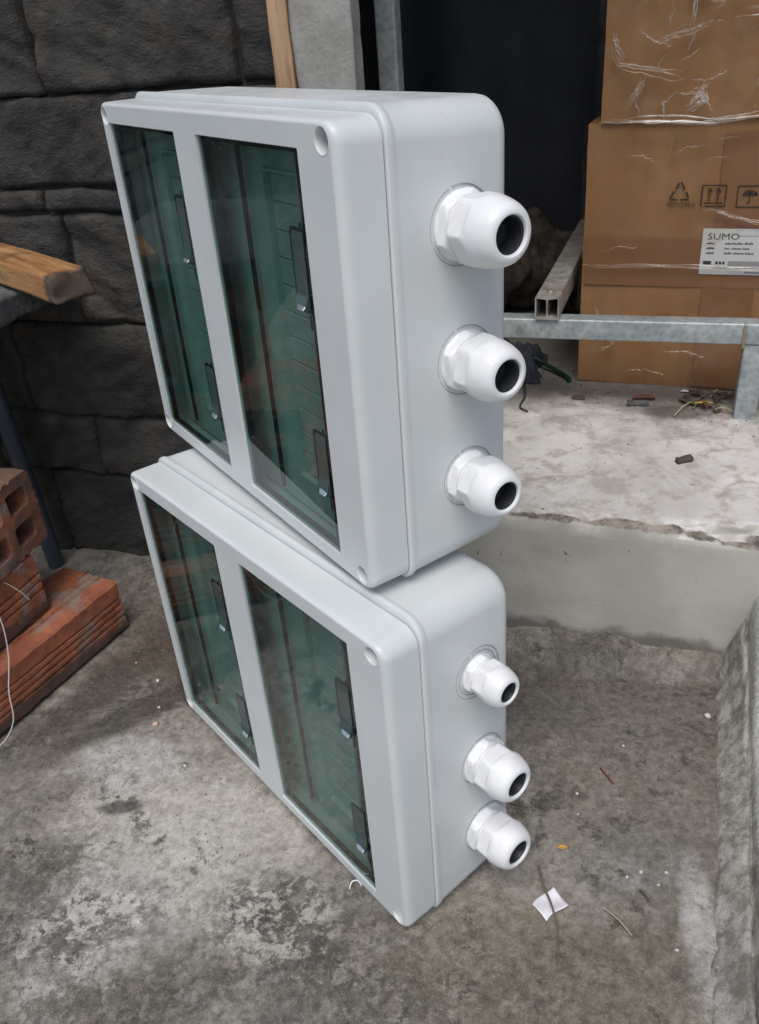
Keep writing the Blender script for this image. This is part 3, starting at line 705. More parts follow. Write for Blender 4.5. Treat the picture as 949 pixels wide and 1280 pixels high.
# ------------------------------------------------------------------ electrical enclosures
W_, H_, D_ = .381, .300, .121
WIN = [(.0182, .1594), (.1977, .3398)]; ZB, ZT = .0130, .2840
def enclosure_parts(root, glands):
    pl = MAT['plastic']
    # ---- lid
    lv = [(0, .0056, .0034, .0077), (0, .0052, .0030, .0080), (.0004, .0040, .0021, .0087), (.0013, .0026, .0013, .0098), (.0028, .0013, .0008, .0110), (.0050, .0005, .0006, .0122), (.0085, .0001, .0005, .0130), (.030, 0, .0004, .0140), (.0308, .0012, .0014, .013), (.0308, .004, .004, .011)]
    loops = [[(x, y, z) for x, z in rrect(ix, W_ - ix, iz, H_ - iz, r, 8)] for y, ix, iz, r in lv]
    bm = bmesh.new(); v, f = lofts(loops); vs = [bm.verts.new(p) for p in v]
    for q in f: bm.faces.new([vs[i] for i in q])
    holes = [[(x, 0, z) for x, z in rrect(a, b, ZB, ZT, .0012, 3)] for a, b in WIN]
    HC = [(x, z) for x in (.0132, W_ - .0132) for z in (.0108, H_ - .0108)]
    circ = [[(cx + .0070 * math.cos(R(15 * k)), 0, cz + .0070 * math.sin(R(15 * k))) for k in range(24)] for cx, cz in HC]
    fill_with_holes(bm, [loops[0]] + holes + circ)
    for l in holes:                           # reveals of the two openings
        v, f = lofts([l, [(x, .0062, z) for x, y, z in l]]); vs = [bm.verts.new(p) for p in v]
        for q in f: bm.faces.new([vs[i] for i in q])
    bmesh.ops.remove_doubles(bm, verts=bm.verts, dist=1e-6)
    lid = smooth_by_angle(from_bm('lid', bm, pl, root), 28)
    for (cx, cz) in HC:                       # screw pockets
        prof = [(.0077, -.00005), (.0074, -.0003), (.0070, -.0001), (.0067, .001), (.0063, .013)]
        v, f = lofts([[(cx + r * math.cos(R(15 * k)), y, cz + r * math.sin(R(15 * k))) for k in range(24)] for r, y in prof])
        smooth_by_angle(mesh('screw_pocket', v, f, MAT['plastic'], lid), 60)
        v, f = lofts([[(cx + r * math.cos(R(15 * k)), y, cz + r * math.sin(R(15 * k))) for k in range(24)] for r, y in ((.0064, .0128), (.0058, .0105), (.004, .0096), (.0012, .0094), (.0010, .0115), (.0001, .0116))])
        smooth_by_angle(mesh('screw', v, f, MAT['cup'], lid), 60)  # dark screw head added to deepen the shade inside the pocket
    # ---- base with flange
    bv = [(.0312, .003, .003, .013), (.0312, -.0004, -.0012, .0150), (.0316, -.0010, -.0030, .0165), (.0322, -.0013, -.0042, .0175), (.0330, -.0014, -.0045, .018), (.0350, -.0014, -.0045, .018), (.0364, -.0012, -.0041, .0183), (.0376, -.0009, -.0035, .0187), (.0392, -.0008, -.0032, .019), (.06, -.0005, -.0028, .020), (.1120, .0006, -.0012, .021), (.1160, .0013, -.0004, .021), (.1192, .0032, .0014, .020), (.1206, .0056, .0038, .019), (.121, .009, .0068, .017)]
    loops = [[(x, y, z) for x, z in rrect(ix, W_ - ix, iz, H_ - iz, r, 10)] for y, ix, iz, r in bv]
    v, f = lofts(loops, cap1=True); base = smooth_by_angle(mesh('base', v, f, pl, root), 42)
    # ---- inside: cover plate with module slot, seen through the doors
    bm = bmesh.new(); out = [(x, .0245, z) for x, z in rrect(.005, W_ - .005, .005, H_ - .005, .008, 4)]
    slots = []
    for a, b in WIN:
        cx = (a + b) / 2 + .004; slots.append([(x, .0245, z) for x, z in rrect(cx - .0235, cx + .0235, .036, .262, .002, 2)])
    fill_with_holes(bm, [out] + slots)
    for l in slots:
        for y0, y1, gr in ((.0245, .0215, .0022),):
            c = Vector((sum(p[0] for p in l) / len(l), 0, sum(p[2] for p in l) / len(l)))
            big = [(p[0] + (gr if p[0] > c.x else -gr), p[1], p[2] + (gr if p[2] > c.z else -gr)) for p in l]
            v, f = lofts([[(x, .0245, z) for x, y, z in big], [(x, y1, z) for x, y, z in big], [(x, y1, z) for x, y, z in l], [(x, .031, z) for x, y, z in l]])
            vs = [bm.verts.new(p) for p in v]
            for q in f: bm.faces.new([vs[i] for i in q])
    cov = smooth_by_angle(from_bm('inner_cover', bm, MAT['inner'], root), 30)
    for a, b in WIN:
        cx = (a + b) / 2 + .004; bm = bmesh.new()
        for k in range(12):
            z0 = .037 + k * .0187; box_bm(bm, (cx - .0233, .0262, z0), (cx + .0233, .0290, z0 + .0180), .0008, 1)
        from_bm('blanking_strip', bm, MAT['strip'], cov)
    # ---- doors
    for di, (a, b) in enumerate(WIN):
        e = .0004; bm = bmesh.new(); box_bm(bm, (a + e, .0016, ZB + e), (b - e, .0016 + .0024, ZT - e), .0005, 1)
        door = from_bm('door', bm, MAT['pane'], root)
        # dark gasket edge behind the pane
        bm = bmesh.new(); y0, y1 = .0042, .0085
        for lo, hi in (((b - .0068, ZB + e), (b - e, ZT - e)), ((a + e, ZB + e), (a + .0035, ZT - e)), ((a + .0036, ZT - .0036), (b - .0069, ZT - e)), ((a + .0036, ZB + e), (b - .0069, ZB + .0022))):
            box_bm(bm, (lo[0], y0, lo[1]), (hi[0], y1, hi[1]))
        from_bm('door_frame', bm, MAT['edge'], door)
        # inner hinge line, seen through the pane
        box('door_rib', (a + .0225, .0175, ZB + .002), (a + .0245, .0205, ZT - .002), MAT['edge'], door); box('door_rib', (b - .0125, .0048, ZB + .004), (b - .0108, .009, ZT - .004), MAT['edge'], door)
        for z0, z1 in ((.0590, .1030), (.1900, .2370)):
            x1 = b - .0070; x0 = x1 - .0140
            # the slot round the pad
            v, f = [], []
            def padloop(g, y, zs=1):
                xa, xb, za, zb = x0 - g, x1 + g * .3, z0 - g, z1 + g
                pts = [(xb, zb)]; r = .0055 + g
                for k in range(7): t = R(90 + 90 * k / 6); pts.append((xa + r * .55 + r * .55 * math.cos(t), zb - r * .5 + r * .5 * math.sin(t)))
                for k in range(7): t = R(180 + 90 * k / 6); pts.append((xa + r * 1.25 + r * 1.25 * math.cos(t), za + r * 1.5 + r * 1.5 * math.sin(t)))
                pts.append((xb, za)); return [(x, y, z) for x, z in pts]
            v, f = lofts([padloop(.0025, .00150), padloop(.0025, .0012), padloop(.0002, .0012), padloop(.0002, .0016)])
            mesh('latch_slot', v, f, MAT['edge'], door)
            # the pad itself: flat, then scooped outwards at its foot so that it catches the sky
            lp = padloop(0, 0); n = 22; V, F = [], []
            bmq = bmesh.new(); vs = [bmq.verts.new(p) for p in lp]; bmq.faces.new(vs)
            for k in range(1, 16):
                zc = z0 + (z1 - z0) * k / 16
                bmesh.ops.bisect_plane(bmq, geom=bmq.verts[:] + bmq.edges[:] + bmq.faces[:], plane_co=(0, 0, zc), plane_no=(0, 0, 1))
            for p in bmq.verts:
                u = (p.co.z - z0) / (z1 - z0); s = sst(.24, .0, u)
                p.co.y = .0009 - .0036 * s + .0005 * sst(.9, 1, u)
            ex = bmesh.ops.extrude_face_region(bmq, geom=bmq.faces[:])
            for g_ in ex['geom']:
                if isinstance(g_, bmesh.types.BMVert): g_.co.y = max(g_.co.y + .0010, .0015)
            smooth_by_angle(from_bm('latch', bmq, MAT['latch'], door), 50)
            lv_ = []; lf_ = []; nn = 8
            for k in range(nn + 1):                    # bright curved lip added at the pad's foot, its pale metal imitating a sky highlight
                u = k / nn; zz = z0 + .0058 * (1 - u) + .0004; yy = .0003 - .0042 * u ** 1.5
                for q in range(6):
                    w_ = q / 5; xl = x0 + .0012 + .0042 * u * u; xr = x1 - .0002
                    lv_.append((xl + (xr - xl) * w_, yy - .0001 * math.sin(math.pi * w_), zz))
            for k in range(nn):
                for q in range(5): lf_.append((k * 6 + q, k * 6 + q + 1, k * 6 + q + 7, k * 6 + q + 6))
            lp_ = mesh('latch_glint', lv_, lf_, MAT['lip'], door, True); sm_ = lp_.modifiers.new('s', 'SOLIDIFY'); sm_.thickness = .0004
            box('latch_mark', (x1 - .0022, .0013, z0 - .013), (x1 - .0004, .00165, z0 - .0035), MAT['edge'], door)
            box('latch_mark', (x1 - .0034, .0013, z1 + .0025), (x1 - .0010, .00165, z1 + .0055), MAT['edge'], door)
    for g in glands: gland(root, *g)

def hexr(th, apo, cap):
    a = (th + math.pi / 6) % (math.pi / 3) - math.pi / 6
    return min(apo / math.cos(a), cap)
def gland(root, y, z, Rg, L, spin, rings):
    N = 72
    def ring(s, k, hx):
        out = []
        for i in range(N):
            th = 2 * math.pi * i / N; r = Rg * k
            rr = r * (1 - hx) + hexr(th + spin, r * .90, r * 1.02) * hx
            out.append((s * L, rr * math.cos(th), rr * math.sin(th)))
        return out
    # collar screwed against the wall (the part), with cap nut, seal and ring as its pieces
    v, f = lofts([ring(s, k, h) for s, k, h in ((-.03, .96, 0), (.0, .98, 0), (.015, 1.0, .6), (.035, 1.0, 1), (.155, 1.0, 1), (.175, .97, .8), (.195, .90, 0), (.20, .84, 0), (.34, .84, 0))])
    o = smooth_by_angle(mesh('cable_gland', v, f, MAT['gland'], root), 30); o.location = (W_ + .0008, y, z)
    sp = spin + .35; sv = spin
    def ring2(s, k, hx):
        out = []
        for i in range(N):
            th = 2 * math.pi * i / N; r = Rg * k
            rr = r * (1 - hx) + hexr(th + sp, r * .895, r * 1.012) * hx
            out.append((s * L, rr * math.cos(th), rr * math.sin(th)))
        return out
    st = [(.255, .84, 0), (.25, .93, .5), (.262, .985, .9), (.30, 1.0, 1), (.52, 1.0, 1), (.545, 1.0, .9), (.575, .99, .35), (.60, .978, .06), (.70, .945, 0), (.78, .91, 0), (.86, .862, 0), (.92, .805, 0), (.96, .745, 0), (.985, .68, 0), (1.0, .60, 0), (.998, .555, 0), (.985, .525, 0), (.95, .51, 0), (.70, .49, 0)]
    v, f = lofts([ring2(*q) for q in st]); smooth_by_angle(mesh('cap_nut', v, f, MAT['gland'], o), 34)
    v, f = lofts([ring(s, k, 0) for s, k in ((.955, .512), (.93, .505), (.925, .47), (.90, .45), (.66, .43), (.64, .02))], cap1=True)
    smooth_by_angle(mesh('rubber_seal', v, f, MAT['rubber'], o), 40)
    for rr in rings:                                   # engraved knock-out circles on the box wall
        v, f = [], []; m = 64; rd = .00028
        for i in range(m):
            th = 2 * math.pi * i / m
            for k in range(6):
                q = math.pi * 2 * k / 6; v.append((-.0006 + rd * math.sin(q) * 1.6, (rr + rd * math.cos(q)) * math.cos(th), (rr + rd * math.cos(q)) * math.sin(th)))
        for i in range(m):
            if i % 16 in (3,): continue                # small bridges left in the circle
            for k in range(6): f.append((i * 6 + k, i * 6 + (k + 1) % 6, ((i + 1) % m) * 6 + (k + 1) % 6, ((i + 1) % m) * 6 + k))
        mesh('knockout_ring', v, f, MAT['line'], o, True)
TH = -R(32.5677)
low = tag(empty('electrical_enclosure', (0, 0, .0038), TH), 'light grey plastic electrical box standing on the concrete floor, carrying another', 'electrical box')
up = tag(empty('electrical_enclosure'), 'light grey plastic electrical box lying askew on top of the other one', 'electrical box')
def rotv(v):
    th = v.length; return Matrix.Rotation(th, 3, v.normalized())
Rl = Matrix.Rotation(TH, 3, 'Z')
Mu = (Rl @ rotv(Vector((-.0087, -.0019, -.0984)))).to_4x4()
Mu.translation = Rl @ Vector((-.038, .0642, .3 + .0088)) + Vector((0, 0, .0045))
up.matrix_world = Mu
enclosure_parts(low, [(.0845, .2316, .0158, .0315, .2, (.0188, .0222)), (.0875, .1406, .0203, .0385, .05, (.0222,)), (.0890, .0605, .0212, .0385, .12, (.0228,))])
enclosure_parts(up, [(.0828, .2335, .0214, .0440, .15, (.0236,)), (.0839, .1490, .0205, .0412, -.1, (.0228,)), (.0848, .0640, .0198, .0392, .25, (.0218,))])

# ------------------------------------------------------------------ bricks, slab, plank, pipe on the left
def hollow_brick(length, w, h, nx, nz, seed, groove=True):
    """x: width, y: length, z: height; grooved sides, square holes through the length"""
    pts = []
    gr = [.36, .50, .64] if seed == 2.0 else [.26, .40, .54, .68]
    def side(p0, p1, nrm):
        out = [p0]; d = Vector(p1) - Vector(p0); n = Vector(nrm)
        if groove:
            for g in gr:
                for t, k in ((g - .035, 0), (g - .02, .0026), (g + .02, .0026), (g + .035, 0)): out.append(tuple(Vector(p0) + d * t - n * k))
        else:
            for t in (.25, .5, .75): out.append(tuple(Vector(p0) + d * t))
        return out
    c = .0035
    corners = [((c, 0), (w - c, 0), (0, -1)), ((w, c), (w, h - c), (1, 0)), ((w - c, h), (c, h), (0, 1)), ((0, h - c), (0, c), (-1, 0))]
    prof = []
    for p0, p1, nr in corners: prof += side(p0, p1, nr) + [p1]
    holes = []; t = .0135 if seed == 3.0 else .011; cw = (w - t * (nx + 1)) / nx; ch = (h - t * (nz + 1)) / nz
    for i in range(nx):
        for j in range(nz):
            x0 = t + i * (cw + t); z0 = t + j * (ch + t); holes.append(rrect(x0, x0 + cw, z0, z0 + ch, .005, 3))
    bm = bmesh.new(); n = 40
    for y in (0, length): fill_with_holes(bm, [[(x, y, z) for x, z in l] for l in [prof] + holes])
    for l in [prof] + holes:
        rows = [[bm.verts.new((x, length * i / n, z)) for x, z in l] for i in range(n + 1)]
        for i in range(n):
            for k in range(len(l)):
                k2 = (k + 1) % len(l); bm.faces.new((rows[i][k], rows[i][k2], rows[i + 1][k2], rows[i + 1][k]))
    bmesh.ops.remove_doubles(bm, verts=bm.verts, dist=1e-6)
    for v in bm.verts:
        q = v.co * 30 + Vector((seed * 3.1, seed, 0))
        v.co += Vector((noise.fractal(q, 1, 2, 4), noise.fractal(q + Vector((9, 2, 1)), 1, 2, 4), noise.fractal(q + Vector((3, 8, 4)), 1, 2, 4))) * .0014
        v.co += Vector((noise.fractal(v.co * 110, 1, 2, 3), noise.fractal(v.co * 110 + Vector((4, 4, 4)), 1, 2, 3), noise.fractal(v.co * 110 + Vector((8, 1, 4)), 1, 2, 3))) * .0005
    return bm
def brick(label, length, w, h, nx, nz, seed, loc, rz, mat='brick'):
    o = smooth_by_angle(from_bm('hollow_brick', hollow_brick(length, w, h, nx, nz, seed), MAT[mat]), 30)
    o.location = loc; o.rotation_euler = (0, 0, rz); return tag(o, label, 'brick', 'hollow bricks piled by the stone wall')
az = R(-9.2)
def corner_place(cx, cy, w, length, a):         # place so that the (w, length) corner is at (cx, cy)
    return (cx - (w * math.cos(a) - length * math.sin(a)), cy - (w * math.sin(a) + length * math.cos(a)))
x, y = corner_place(-.1465, .114, .094, .225, az)
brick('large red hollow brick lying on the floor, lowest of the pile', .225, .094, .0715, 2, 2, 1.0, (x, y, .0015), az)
a2 = R(-1.5); x, y = corner_place(-.196, .047, .085, .19, a2)
brick('red grooved hollow brick in the middle of the pile, on the lowest brick', .19, .085, .0765, 2, 2, 2.0, (x, y, .0750), a2)
a3 = R(-93)                                    # long axis runs along -x, end with holes faces +x
o = brick('dirty hollow brick with open holes facing out, on the middle brick', .185, .108, .092, 2, 2, 3.0, (-.383, .072, .1535), R(-90 + 3), 'old_brick')
o = brick('hollow brick on the floor, bottom of the stack under the grey slab', .18, .08, .08, 2, 2, 4.0, (-.54, .085, .0015), R(-4))
o = brick('second hollow brick up in the stack under the grey slab', .18, .08, .08, 2, 2, 5.0, (-.545, .083, .085), R(-8))
o = brick('third hollow brick up in the stack under the grey slab', .18, .09, .10, 2, 2, 6.0, (-.54, .08, .1685), R(3))
o = brick('top hollow brick of the stack, touching the grey slab', .18, .09, .1265, 2, 2, 7.0, (-.535, .078, .2715), R(-3))

def slab():
    bm = bmesh.new(); box_bm(bm, (-.62, .010, .4005), (-.196, .240, .4310), .004, 2)
    for ax, st in ((0, .011), (1, .011), (2, .008)):
        lo, hi = ((-.62, -.196), (.010, .240), (.4005, .4310))[ax]; c = lo + st
        while c < hi:
            co = [0, 0, 0]; no = [0, 0, 0]; co[ax] = c; no[ax] = 1
            bmesh.ops.bisect_plane(bm, geom=bm.verts[:] + bm.edges[:] + bm.faces[:], plane_co=co, plane_no=no); c += st
    for v in bm.verts:
        p = v.co; k = sst(-.27, -.196, p.x)
        v.co += Vector((noise.fractal(p * 22, 1, 2, 5) * .010 * k , noise.fractal(p * 24 + Vector((5, 0, 0)), 1, 2, 5) * .006, noise.fractal(p * 30 + Vector((0, 7, 0)), 1, 2, 5) * .0025))
    tag(from_bm('grey_slab', bm, MAT['slab'], None, True), 'broken grey concrete slab on the brick stack, under the wooden plank', 'slab')
slab()
def plank():
    bm = bmesh.new(); L0, w, h = .52, .044, .028
    box_bm(bm, (-L0, -w / 2, 0), (0, w / 2, h), .003, 2)
    for i in range(1, 70):
        bmesh.ops.bisect_plane(bm, geom=bm.verts[:] + bm.edges[:] + bm.faces[:], plane_co=(-L0 * i / 70, 0, 0), plane_no=(1, 0, 0))
    for i in range(1, 6):
        bmesh.ops.bisect_plane(bm, geom=bm.verts[:] + bm.edges[:] + bm.faces[:], plane_co=(0, 0, h * i / 6), plane_no=(0, 0, 1))
        bmesh.ops.bisect_plane(bm, geom=bm.verts[:] + bm.edges[:] + bm.faces[:], plane_co=(0, -w / 2 + w * i / 6, 0), plane_no=(0, 1, 0))
    for v in bm.verts:
        p = v.co.copy(); q = Vector((p.x * 6, p.y * 60, p.z * 60)); e = sst(-.02, 0, p.x)
        v.co += Vector((noise.fractal(p * 70, 1, 2, 4) * .005 * e - .010 * e * (p.z / h), noise.fractal(q, 1, 2, 4) * .0013, noise.fractal(q + Vector((3, 3, 3)), 1, 2, 4) * .0013))
    o = from_bm('wooden_plank', bm, MAT['plank'], None, True)
    o.location = (-.0897, .1044, .4335); o.rotation_euler = (0, R(.4), R(-28))
    tag(o, 'rough sawn light brown plank with blackened end, on the grey slab', 'plank')
plank()
v = []
tag(tube('grey_pipe', [(-.335 - .018 * t, .2205 + .003 * t, .002 + .385 * t) for t in [i / 12 for i in range(13)]], .0115, MAT['pvc'], n=24), 'dark grey plastic pipe leaning on the slate wall behind the bricks', 'pipe')
# thin wire hanging over the bricks
def curve_pts(ctrl, n=10):
    out = []; P = [Vector(c) for c in ctrl]; P = [P[0]] + P + [P[-1]]
    for i in range(1, len(P) - 2):
        for k in range(n):
            t = k / n; a, b, c, d = P[i - 1], P[i], P[i + 1], P[i + 2]
            out.append(.5 * ((2 * b) + (c - a) * t + (2 * a - 5 * b + 4 * c - d) * t * t + (3 * b - a - 3 * c + d) * t ** 3))
    out.append(P[-2]); return out
tag(tube('thin_wire', curve_pts([(-.24, -.045, .160), (-.203, -.03, .150), (-.186, -.035, .120), (-.176, -.05, .085), (-.166, -.075, .055), (-.158, -.092, .025), (-.172, -.115, .006), (-.22, -.14, .004)]), .0007, MAT['wire'], n=6), 'thin pale wire looping down over the brick pile', 'wire')
tag(tube('thin_wire', curve_pts([(-.235, -.02, .165), (-.202, -.006, .150), (-.190, .006, .128), (-.1865, .012, .112)]), .0007, MAT['wire'], n=6), 'short pale wire end sticking out across the middle brick', 'wire')

# ------------------------------------------------------------------ black sheet and rubble in the recess
def sheet():
    v = []; nx, nz = 60, 40
    for k in range(nz + 1):
        for i in range(nx + 1):
            x = -.02 + 1.2 * i / nx; z = ZL + .09 + .95 * k / nz
            v.append((x, .985 + .003 * math.sin(x * 31 + 2 * fbm(x * 4, z * 2, 0, 3)) + .012 * fbm(x * 9, z * 3, 2, 4), z + (.02 * fbm(x * 12, 0, 1, 3) if k == 0 else 0)))
    n = nx + 1; o = mesh('plastic_sheet', v, [(k * n + i, k * n + i + 1, (k + 1) * n + i + 1, (k + 1) * n + i) for k in range(nz) for i in range(nx)], MAT['sheet'], smooth=True)
    m = o.modifiers.new('s', 'SOLIDIFY'); m.thickness = .0015
    tag(o, 'black plastic sheet hanging at the back of the recess', 'sheet')
sheet()
def lump(name, loc, size, mat, seed, sub=2, amp=.35, ground=True):
    bm = bmesh.new(); bmesh.ops.create_icosphere(bm, subdivisions=sub, radius=1)
    for v in bm.verts:
        k = 1 + amp * noise.fractal(v.co * 1.3 + Vector((seed, 0, 0)), 1, 2, 4); v.co = Vector((v.co.x * k * size[0], v.co.y * k * size[1], v.co.z * k * size[2]))
    zmin = min(v.co.z for v in bm.verts)
    o = from_bm(name, bm, mat, None, sub > 1); o.location = (loc[0], loc[1], loc[2] - zmin if ground else loc[2]); return o
for i, (x, y, s, lb) in enumerate([(.245, .93, (.07, .045, .075), 'dark earth clod heaped at the foot of the black sheet'), (.33, .90, (.05, .04, .05), 'smaller dark clod beside the open tube end'), (.17, .88, (.06, .05, .09), 'tall dark clod behind the electrical boxes')]):
    tag(lump('earth_clod', (x, y, ZL - .002), s, MAT['clod'], 3.3 * i + 1, 4, .45), lb, 'clod')
tag(tube('green_cable', curve_pts([(.262, .640, ZL + .020), (.290, .640, ZL + .016), (.318, .625, ZL + .008), (.345, .600, ZL + .004), (.352, .585, ZL + .0035)]), .0032, MAT['green'], n=10), 'short dark green cable lying beside the cardboard box', 'cable')
def rag():
    v = []; n = 34
    for j in range(n + 1):
        for i in range(n + 1):
            x = .215 + .095 * i / n; y = .575 + .12 * j / n
            ed = min(i, n - i, j, n - j) / n; z = ZL + .002 + sst(0, .25, ed) * (.020 + .030 * abs(fbm(x * 30, y * 30, 2, 4)))
            v.append((x + .014 * fbm(x * 20, y * 20, 1, 3), y + .014 * fbm(x * 20, y * 20, 5, 3), z))
    m = n + 1; o = mesh('crumpled_rag', v, [(j * m + i, j * m + i + 1, (j + 1) * m + i + 1, (j + 1) * m + i) for j in range(n) for i in range(n)], MAT['navy'], smooth=True)
    tag(o, 'crumpled dark navy rag under the rack rail', 'rag')
rag()
tag(tube('twig', curve_pts([(.285, .600, ZL + .008), (.290, .56, ZL + .006), (.297, .52, ZL + .003), (.296, .485, ZL + .0025), (.309, .470, ZL + .0025)]), lambda t: .0024 * (1 - .6 * t), MAT['navy'], n=7), 'dark crooked twig on the step, poking from the rag', 'twig')

# ------------------------------------------------------------------ scraps on the step and floor
def leaf(name, loc, L, w, rz, mat, label, cat, curl=.004, group=None):
    v, f = [], []; n = 10
    for i in range(n + 1):
        t = i / n; ww = w * math.sin(math.pi * (.06 + .90 * t)) ** .8 * (1 + .15 * math.sin(t * 17))
        for k in (-1, -.5, 0, .5, 1): v.append((L * (t - .5), ww * k * .5, curl * (abs(k) ** 1.5 + .6 * math.sin(3 * t)) + .0008))
    for i in range(n):
        for k in range(4): f.append((i * 5 + k, i * 5 + k + 1, i * 5 + k + 6, i * 5 + k + 5))
    zm = min(p[2] for p in v); v = [(a, b, c - zm) for a, b, c in v]
    o = mesh(name, v, f, mat, smooth=True); m = o.modifiers.new('s', 'SOLIDIFY'); m.thickness = .0006
    o.location = loc; o.rotation_euler = (0, 0, R(rz)); return tag(o, label, cat, group)
def chip(loc, size, rz, mat, label, seed):
    bm = bmesh.new(); box_bm(bm, (-size[0] / 2, -size[1] / 2, 0), (size[0] / 2, size[1] / 2, size[2]))
    bmesh.ops.subdivide_edges(bm, edges=bm.edges[:], cuts=3, use_grid_fill=True)
    for v in bm.verts: v.co += Vector((noise.fractal(v.co * 140 + Vector((seed, 0, 0)), 1, 2, 3), noise.fractal(v.co * 140 + Vector((seed, 5, 0)), 1, 2, 3), .3 * noise.fractal(v.co * 140 + Vector((seed, 0, 5)), 1, 2, 3))) * min(size) * .35
    o = from_bm('wood_chip', bm, mat, None, True); o.location = loc; o.rotation_euler = (0, 0, R(rz)); return tag(o, label, 'chip')
chip((.513, .356, ZL + .001), (.019, .0075, .005), 32, MAT['leaf'], 'dark wood chip lying alone in the middle of the pale step', 1.0)
chip((.452, .515, ZL + .001), (.028, .007, .006), 8, MAT['slab'], 'grey splinter on the step beside a reddish dead leaf', 2.0)
chip((.372, .527, ZL + .001), (.017, .008, .003), -6, MAT['leaf'], 'small flat dark chip on the step near the green cable', 3.0)
leaf('dead_leaf', (.459, .531, ZL + .0015), .030, .012, 10, MAT['redleaf'], 'reddish dead leaf curled up on the step behind the grey splinter', 'leaf')
LV = random.Random(5)
for i in range(11):
    leaf('dead_leaf', (.515 + LV.uniform(0, .062), .508 + LV.uniform(-.008, .050), ZL + .0015 + .0012 * (i % 4)), LV.uniform(.014, .032), LV.uniform(.006, .012), LV.uniform(0, 360), MAT['leaf'], 'dark dead leaf in the heap by the rack leg', 'leaf', LV.uniform(.001, .006), 'dead leaves by the rack leg')
for i in range(7):
    x, y, a = .51 + LV.uniform(0, .06), .508 + LV.uniform(-.006, .05), LV.uniform(0, 6.3); l = LV.uniform(.012, .026)
    tag(tube('twig', curve_pts([(x - l * math.cos(a), y - l * math.sin(a), ZL + .003), (x, y, ZL + .0065 + .004 * LV.random()), (x + l * math.cos(a), y + l * math.sin(a), ZL + .004)], 5), .0009, MAT['straw'] if i % 3 == 0 else MAT['twig'], n=6), 'fine dry twig in the leaf heap by the rack leg', 'twig', 'twigs by the rack leg')
leaf('yellow_scrap', (.536, .519, ZL + .006), .024, .007, 6, MAT['yellow'], 'bright yellow strip among dead leaves by the rack leg', 'scrap', .001)
leaf('paper_scrap', (.512, .566, ZL + .002), .011, .006, 0, MAT['paper'], 'tiny white scrap on the step in front of the cardboard box', 'scrap', .001)

G = ground_z
def scrap():
    v = []; n = 12
    for j in range(n + 1):
        for i in range(n + 1):
            u, w = i / n, j / n; x = (u - .5) * .0250; y = (w - .5) * .0195 + .0015 * math.sin(u * 5)
            v.append((x + .003 * w, y, .0012 + .0026 * abs(u - .45) + .0012 * math.sin(w * 4 + u * 3)))
    m = n + 1; o = mesh('paper_scrap', v, [(j * m + i, j * m + i + 1, (j + 1) * m + i + 1, (j + 1) * m + i) for j in range(n) for i in range(n)], MAT['paper'], smooth=True)
    md = o.modifiers.new('s', 'SOLIDIFY'); md.thickness = .0004
    o.location = (.4265, -.147, G(.4265, -.147) + .0006); o.rotation_euler = (0, 0, R(55)); tag(o, 'torn white paper scrap on the floor under a brown twig', 'scrap')
scrap()
tag(tube('twig', curve_pts([(.4135, -.113, .0035), (.4205, -.133, .0052), (.4285, -.148, .0056), (.4360, -.165, .0035), (.4395, -.183, .0025), (.4405, -.199, .0022)]), lambda t: .0011 * (1 - .35 * t), MAT['twig'], n=7), 'long brown twig lying across the white paper scrap', 'twig')
tag(tube('straw', curve_pts([(.471, -.139, .002), (.483, -.147, .003), (.495, -.158, .0018)]), .0006, MAT['straw'], n=6), 'pale straw on the floor beside the paper scrap', 'straw')
tag(tube('twig', curve_pts([(.455, .014, .002), (.461, .006, .003), (.469, -.003, .0018)]), .0008, MAT['redleaf'], n=6), 'small reddish brown twig on the bare floor before the step', 'twig')
tag(tube('straw', curve_pts([(.258, -.176, .002), (.2585, -.170, .004), (.263, -.1675, .004), (.2675, -.170, .002)]), .0006, MAT['paper'], n=7), 'tiny curled white shaving on the floor by the lower box', 'shaving')
leaf('yellow_scrap', (.431, -.0865, G(.431, -.0865) + .001), .009, .005, 15, MAT['yellow'], 'tiny yellow scrap on the floor below the cable glands', 'scrap', .001)
tag(tube('wood_sliver', curve_pts([(.499, -.115, .002), (.503, -.119, .0032), (.507, -.1235, .002)]), .0012, MAT['leaf'], n=6), 'dark sliver of wood on the pale patch before the kerb', 'sliver')
PB = random.Random(11)
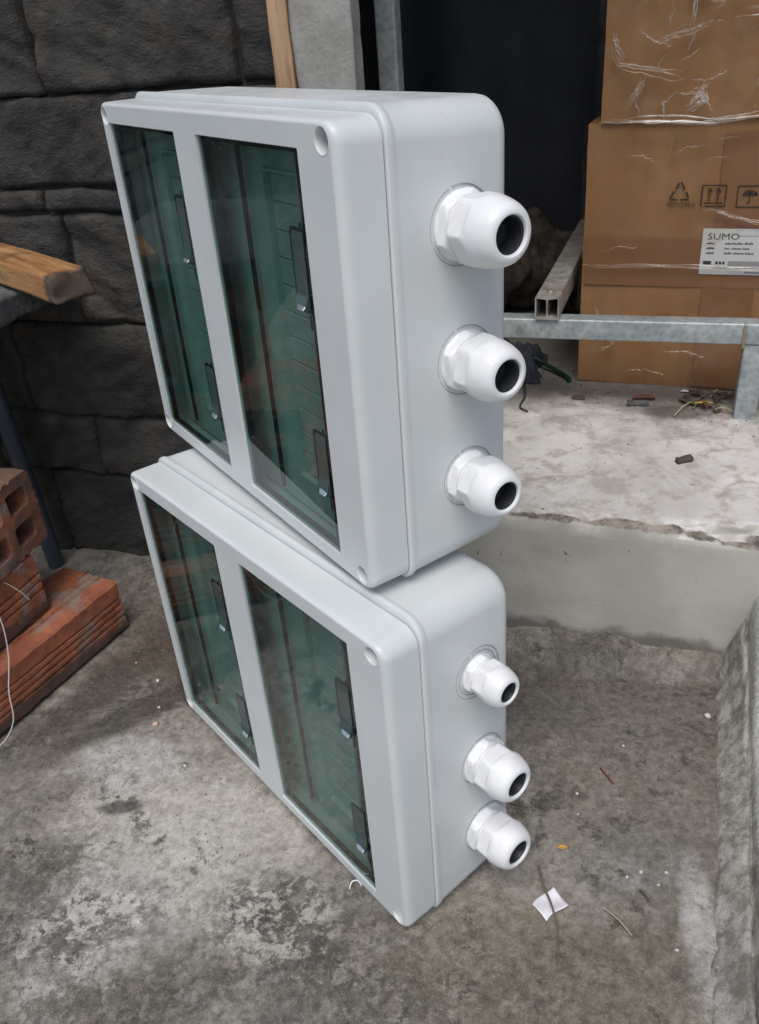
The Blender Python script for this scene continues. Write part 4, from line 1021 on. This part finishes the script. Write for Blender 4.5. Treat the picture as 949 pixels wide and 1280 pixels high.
spots = [(.556, .112, .0035, 'pebble'), (.4365, -.022, .0017, 'pebble'), (.499, -.095, .0018, 'pebble'), (.520, -.090, .0016, 'pebble'), (.488, -.103, .0014, 'pebble'), (.514, -.104, .0013, 'pebble'), (.043, -.082, .0022, 'pebble'), (-.02, -.035, .0036, 'pink'), (-.055, .03, .0022, 'pebble'), (.44, -.045, .0012, 'pebble'), (-.10, .055, .0018, 'pink'), (.11, -.11, .0022, 'pink'), (.53, -.16, .0016, 'pebble'), (-.03, -.01, .0018, 'pebble'), (.09, -.25, .0017, 'pebble'), (.475, .05, .0015, 'pebble')]
for i, (x, y, r, m) in enumerate(spots):
    o = lump('pebble', (x, y, G(x, y) - .0003), (r, r * PB.uniform(.7, 1), r * PB.uniform(.6, .9)), MAT[m], i * 2.7, 2, .4)
    tag(o, 'largest pale pebble, lying in the corner between step and kerb' if i == 0 else 'small pale pebble lying loose on the concrete floor' if m == 'pebble' else 'small pinkish brick crumb lying on the concrete floor', 'pebble', None if i == 0 else 'pale pebbles on the floor' if m == 'pebble' else 'brick crumbs on the floor')

def grit(name, label, n, pos, mat):
    rg = random.Random(name); v, f = [], []
    for _ in range(n):
        x, y, z, s = pos(rg); b = len(v)
        rt = Euler((rg.random() * 6, rg.random() * 6, rg.random() * 6)).to_matrix()
        for p in ((1, 0, 0), (-.7, .8, 0), (-.6, -.9, .1), (0, .1, .9), (.1, 0, -.8)):
            q = rt @ Vector([c * rg.uniform(.7, 1.2) for c in p]); v.append((x + q.x * s, y + q.y * s, z + q.z * s * .7 + s * .25))
        f += [(b, b + 1, b + 3), (b + 1, b + 2, b + 3), (b + 2, b, b + 3), (b + 1, b, b + 4), (b + 2, b + 1, b + 4), (b, b + 2, b + 4)]
    tag(mesh(name, v, f, mat), label, 'grit', kind='stuff')
def p1(r):
    while True:
        x, y = r.uniform(-.42, .575), r.uniform(-.36, .235)
        w = .18 + .75 * (y > .13) + .6 * math.exp(-((x + .09) / .07) ** 2 - ((y - .05) / .1) ** 2) + .35 * (noise.noise(Vector((x * 14, y * 14, 0))) > .1)
        if r.random() < w: return x, y, G(x, y), r.choice((.0004, .0005, .0006, .0008, .0011, .0015))
grit('floor_grit', 'loose sand and grit scattered over the concrete floor', 5200, p1, MAT['grit'])
def p2(r):
    while True:
        x, y = r.uniform(.2, .62), r.uniform(.215, .66)
        if r.random() < .06 + .9 * sst(.40, .56, y): return x, y, ZL, r.choice((.0003, .0004, .0004, .0006, .0008, .0014))
grit('step_grit', 'dark dirt and crumbs scattered over the step', 1500, p2, MAT['clod'])
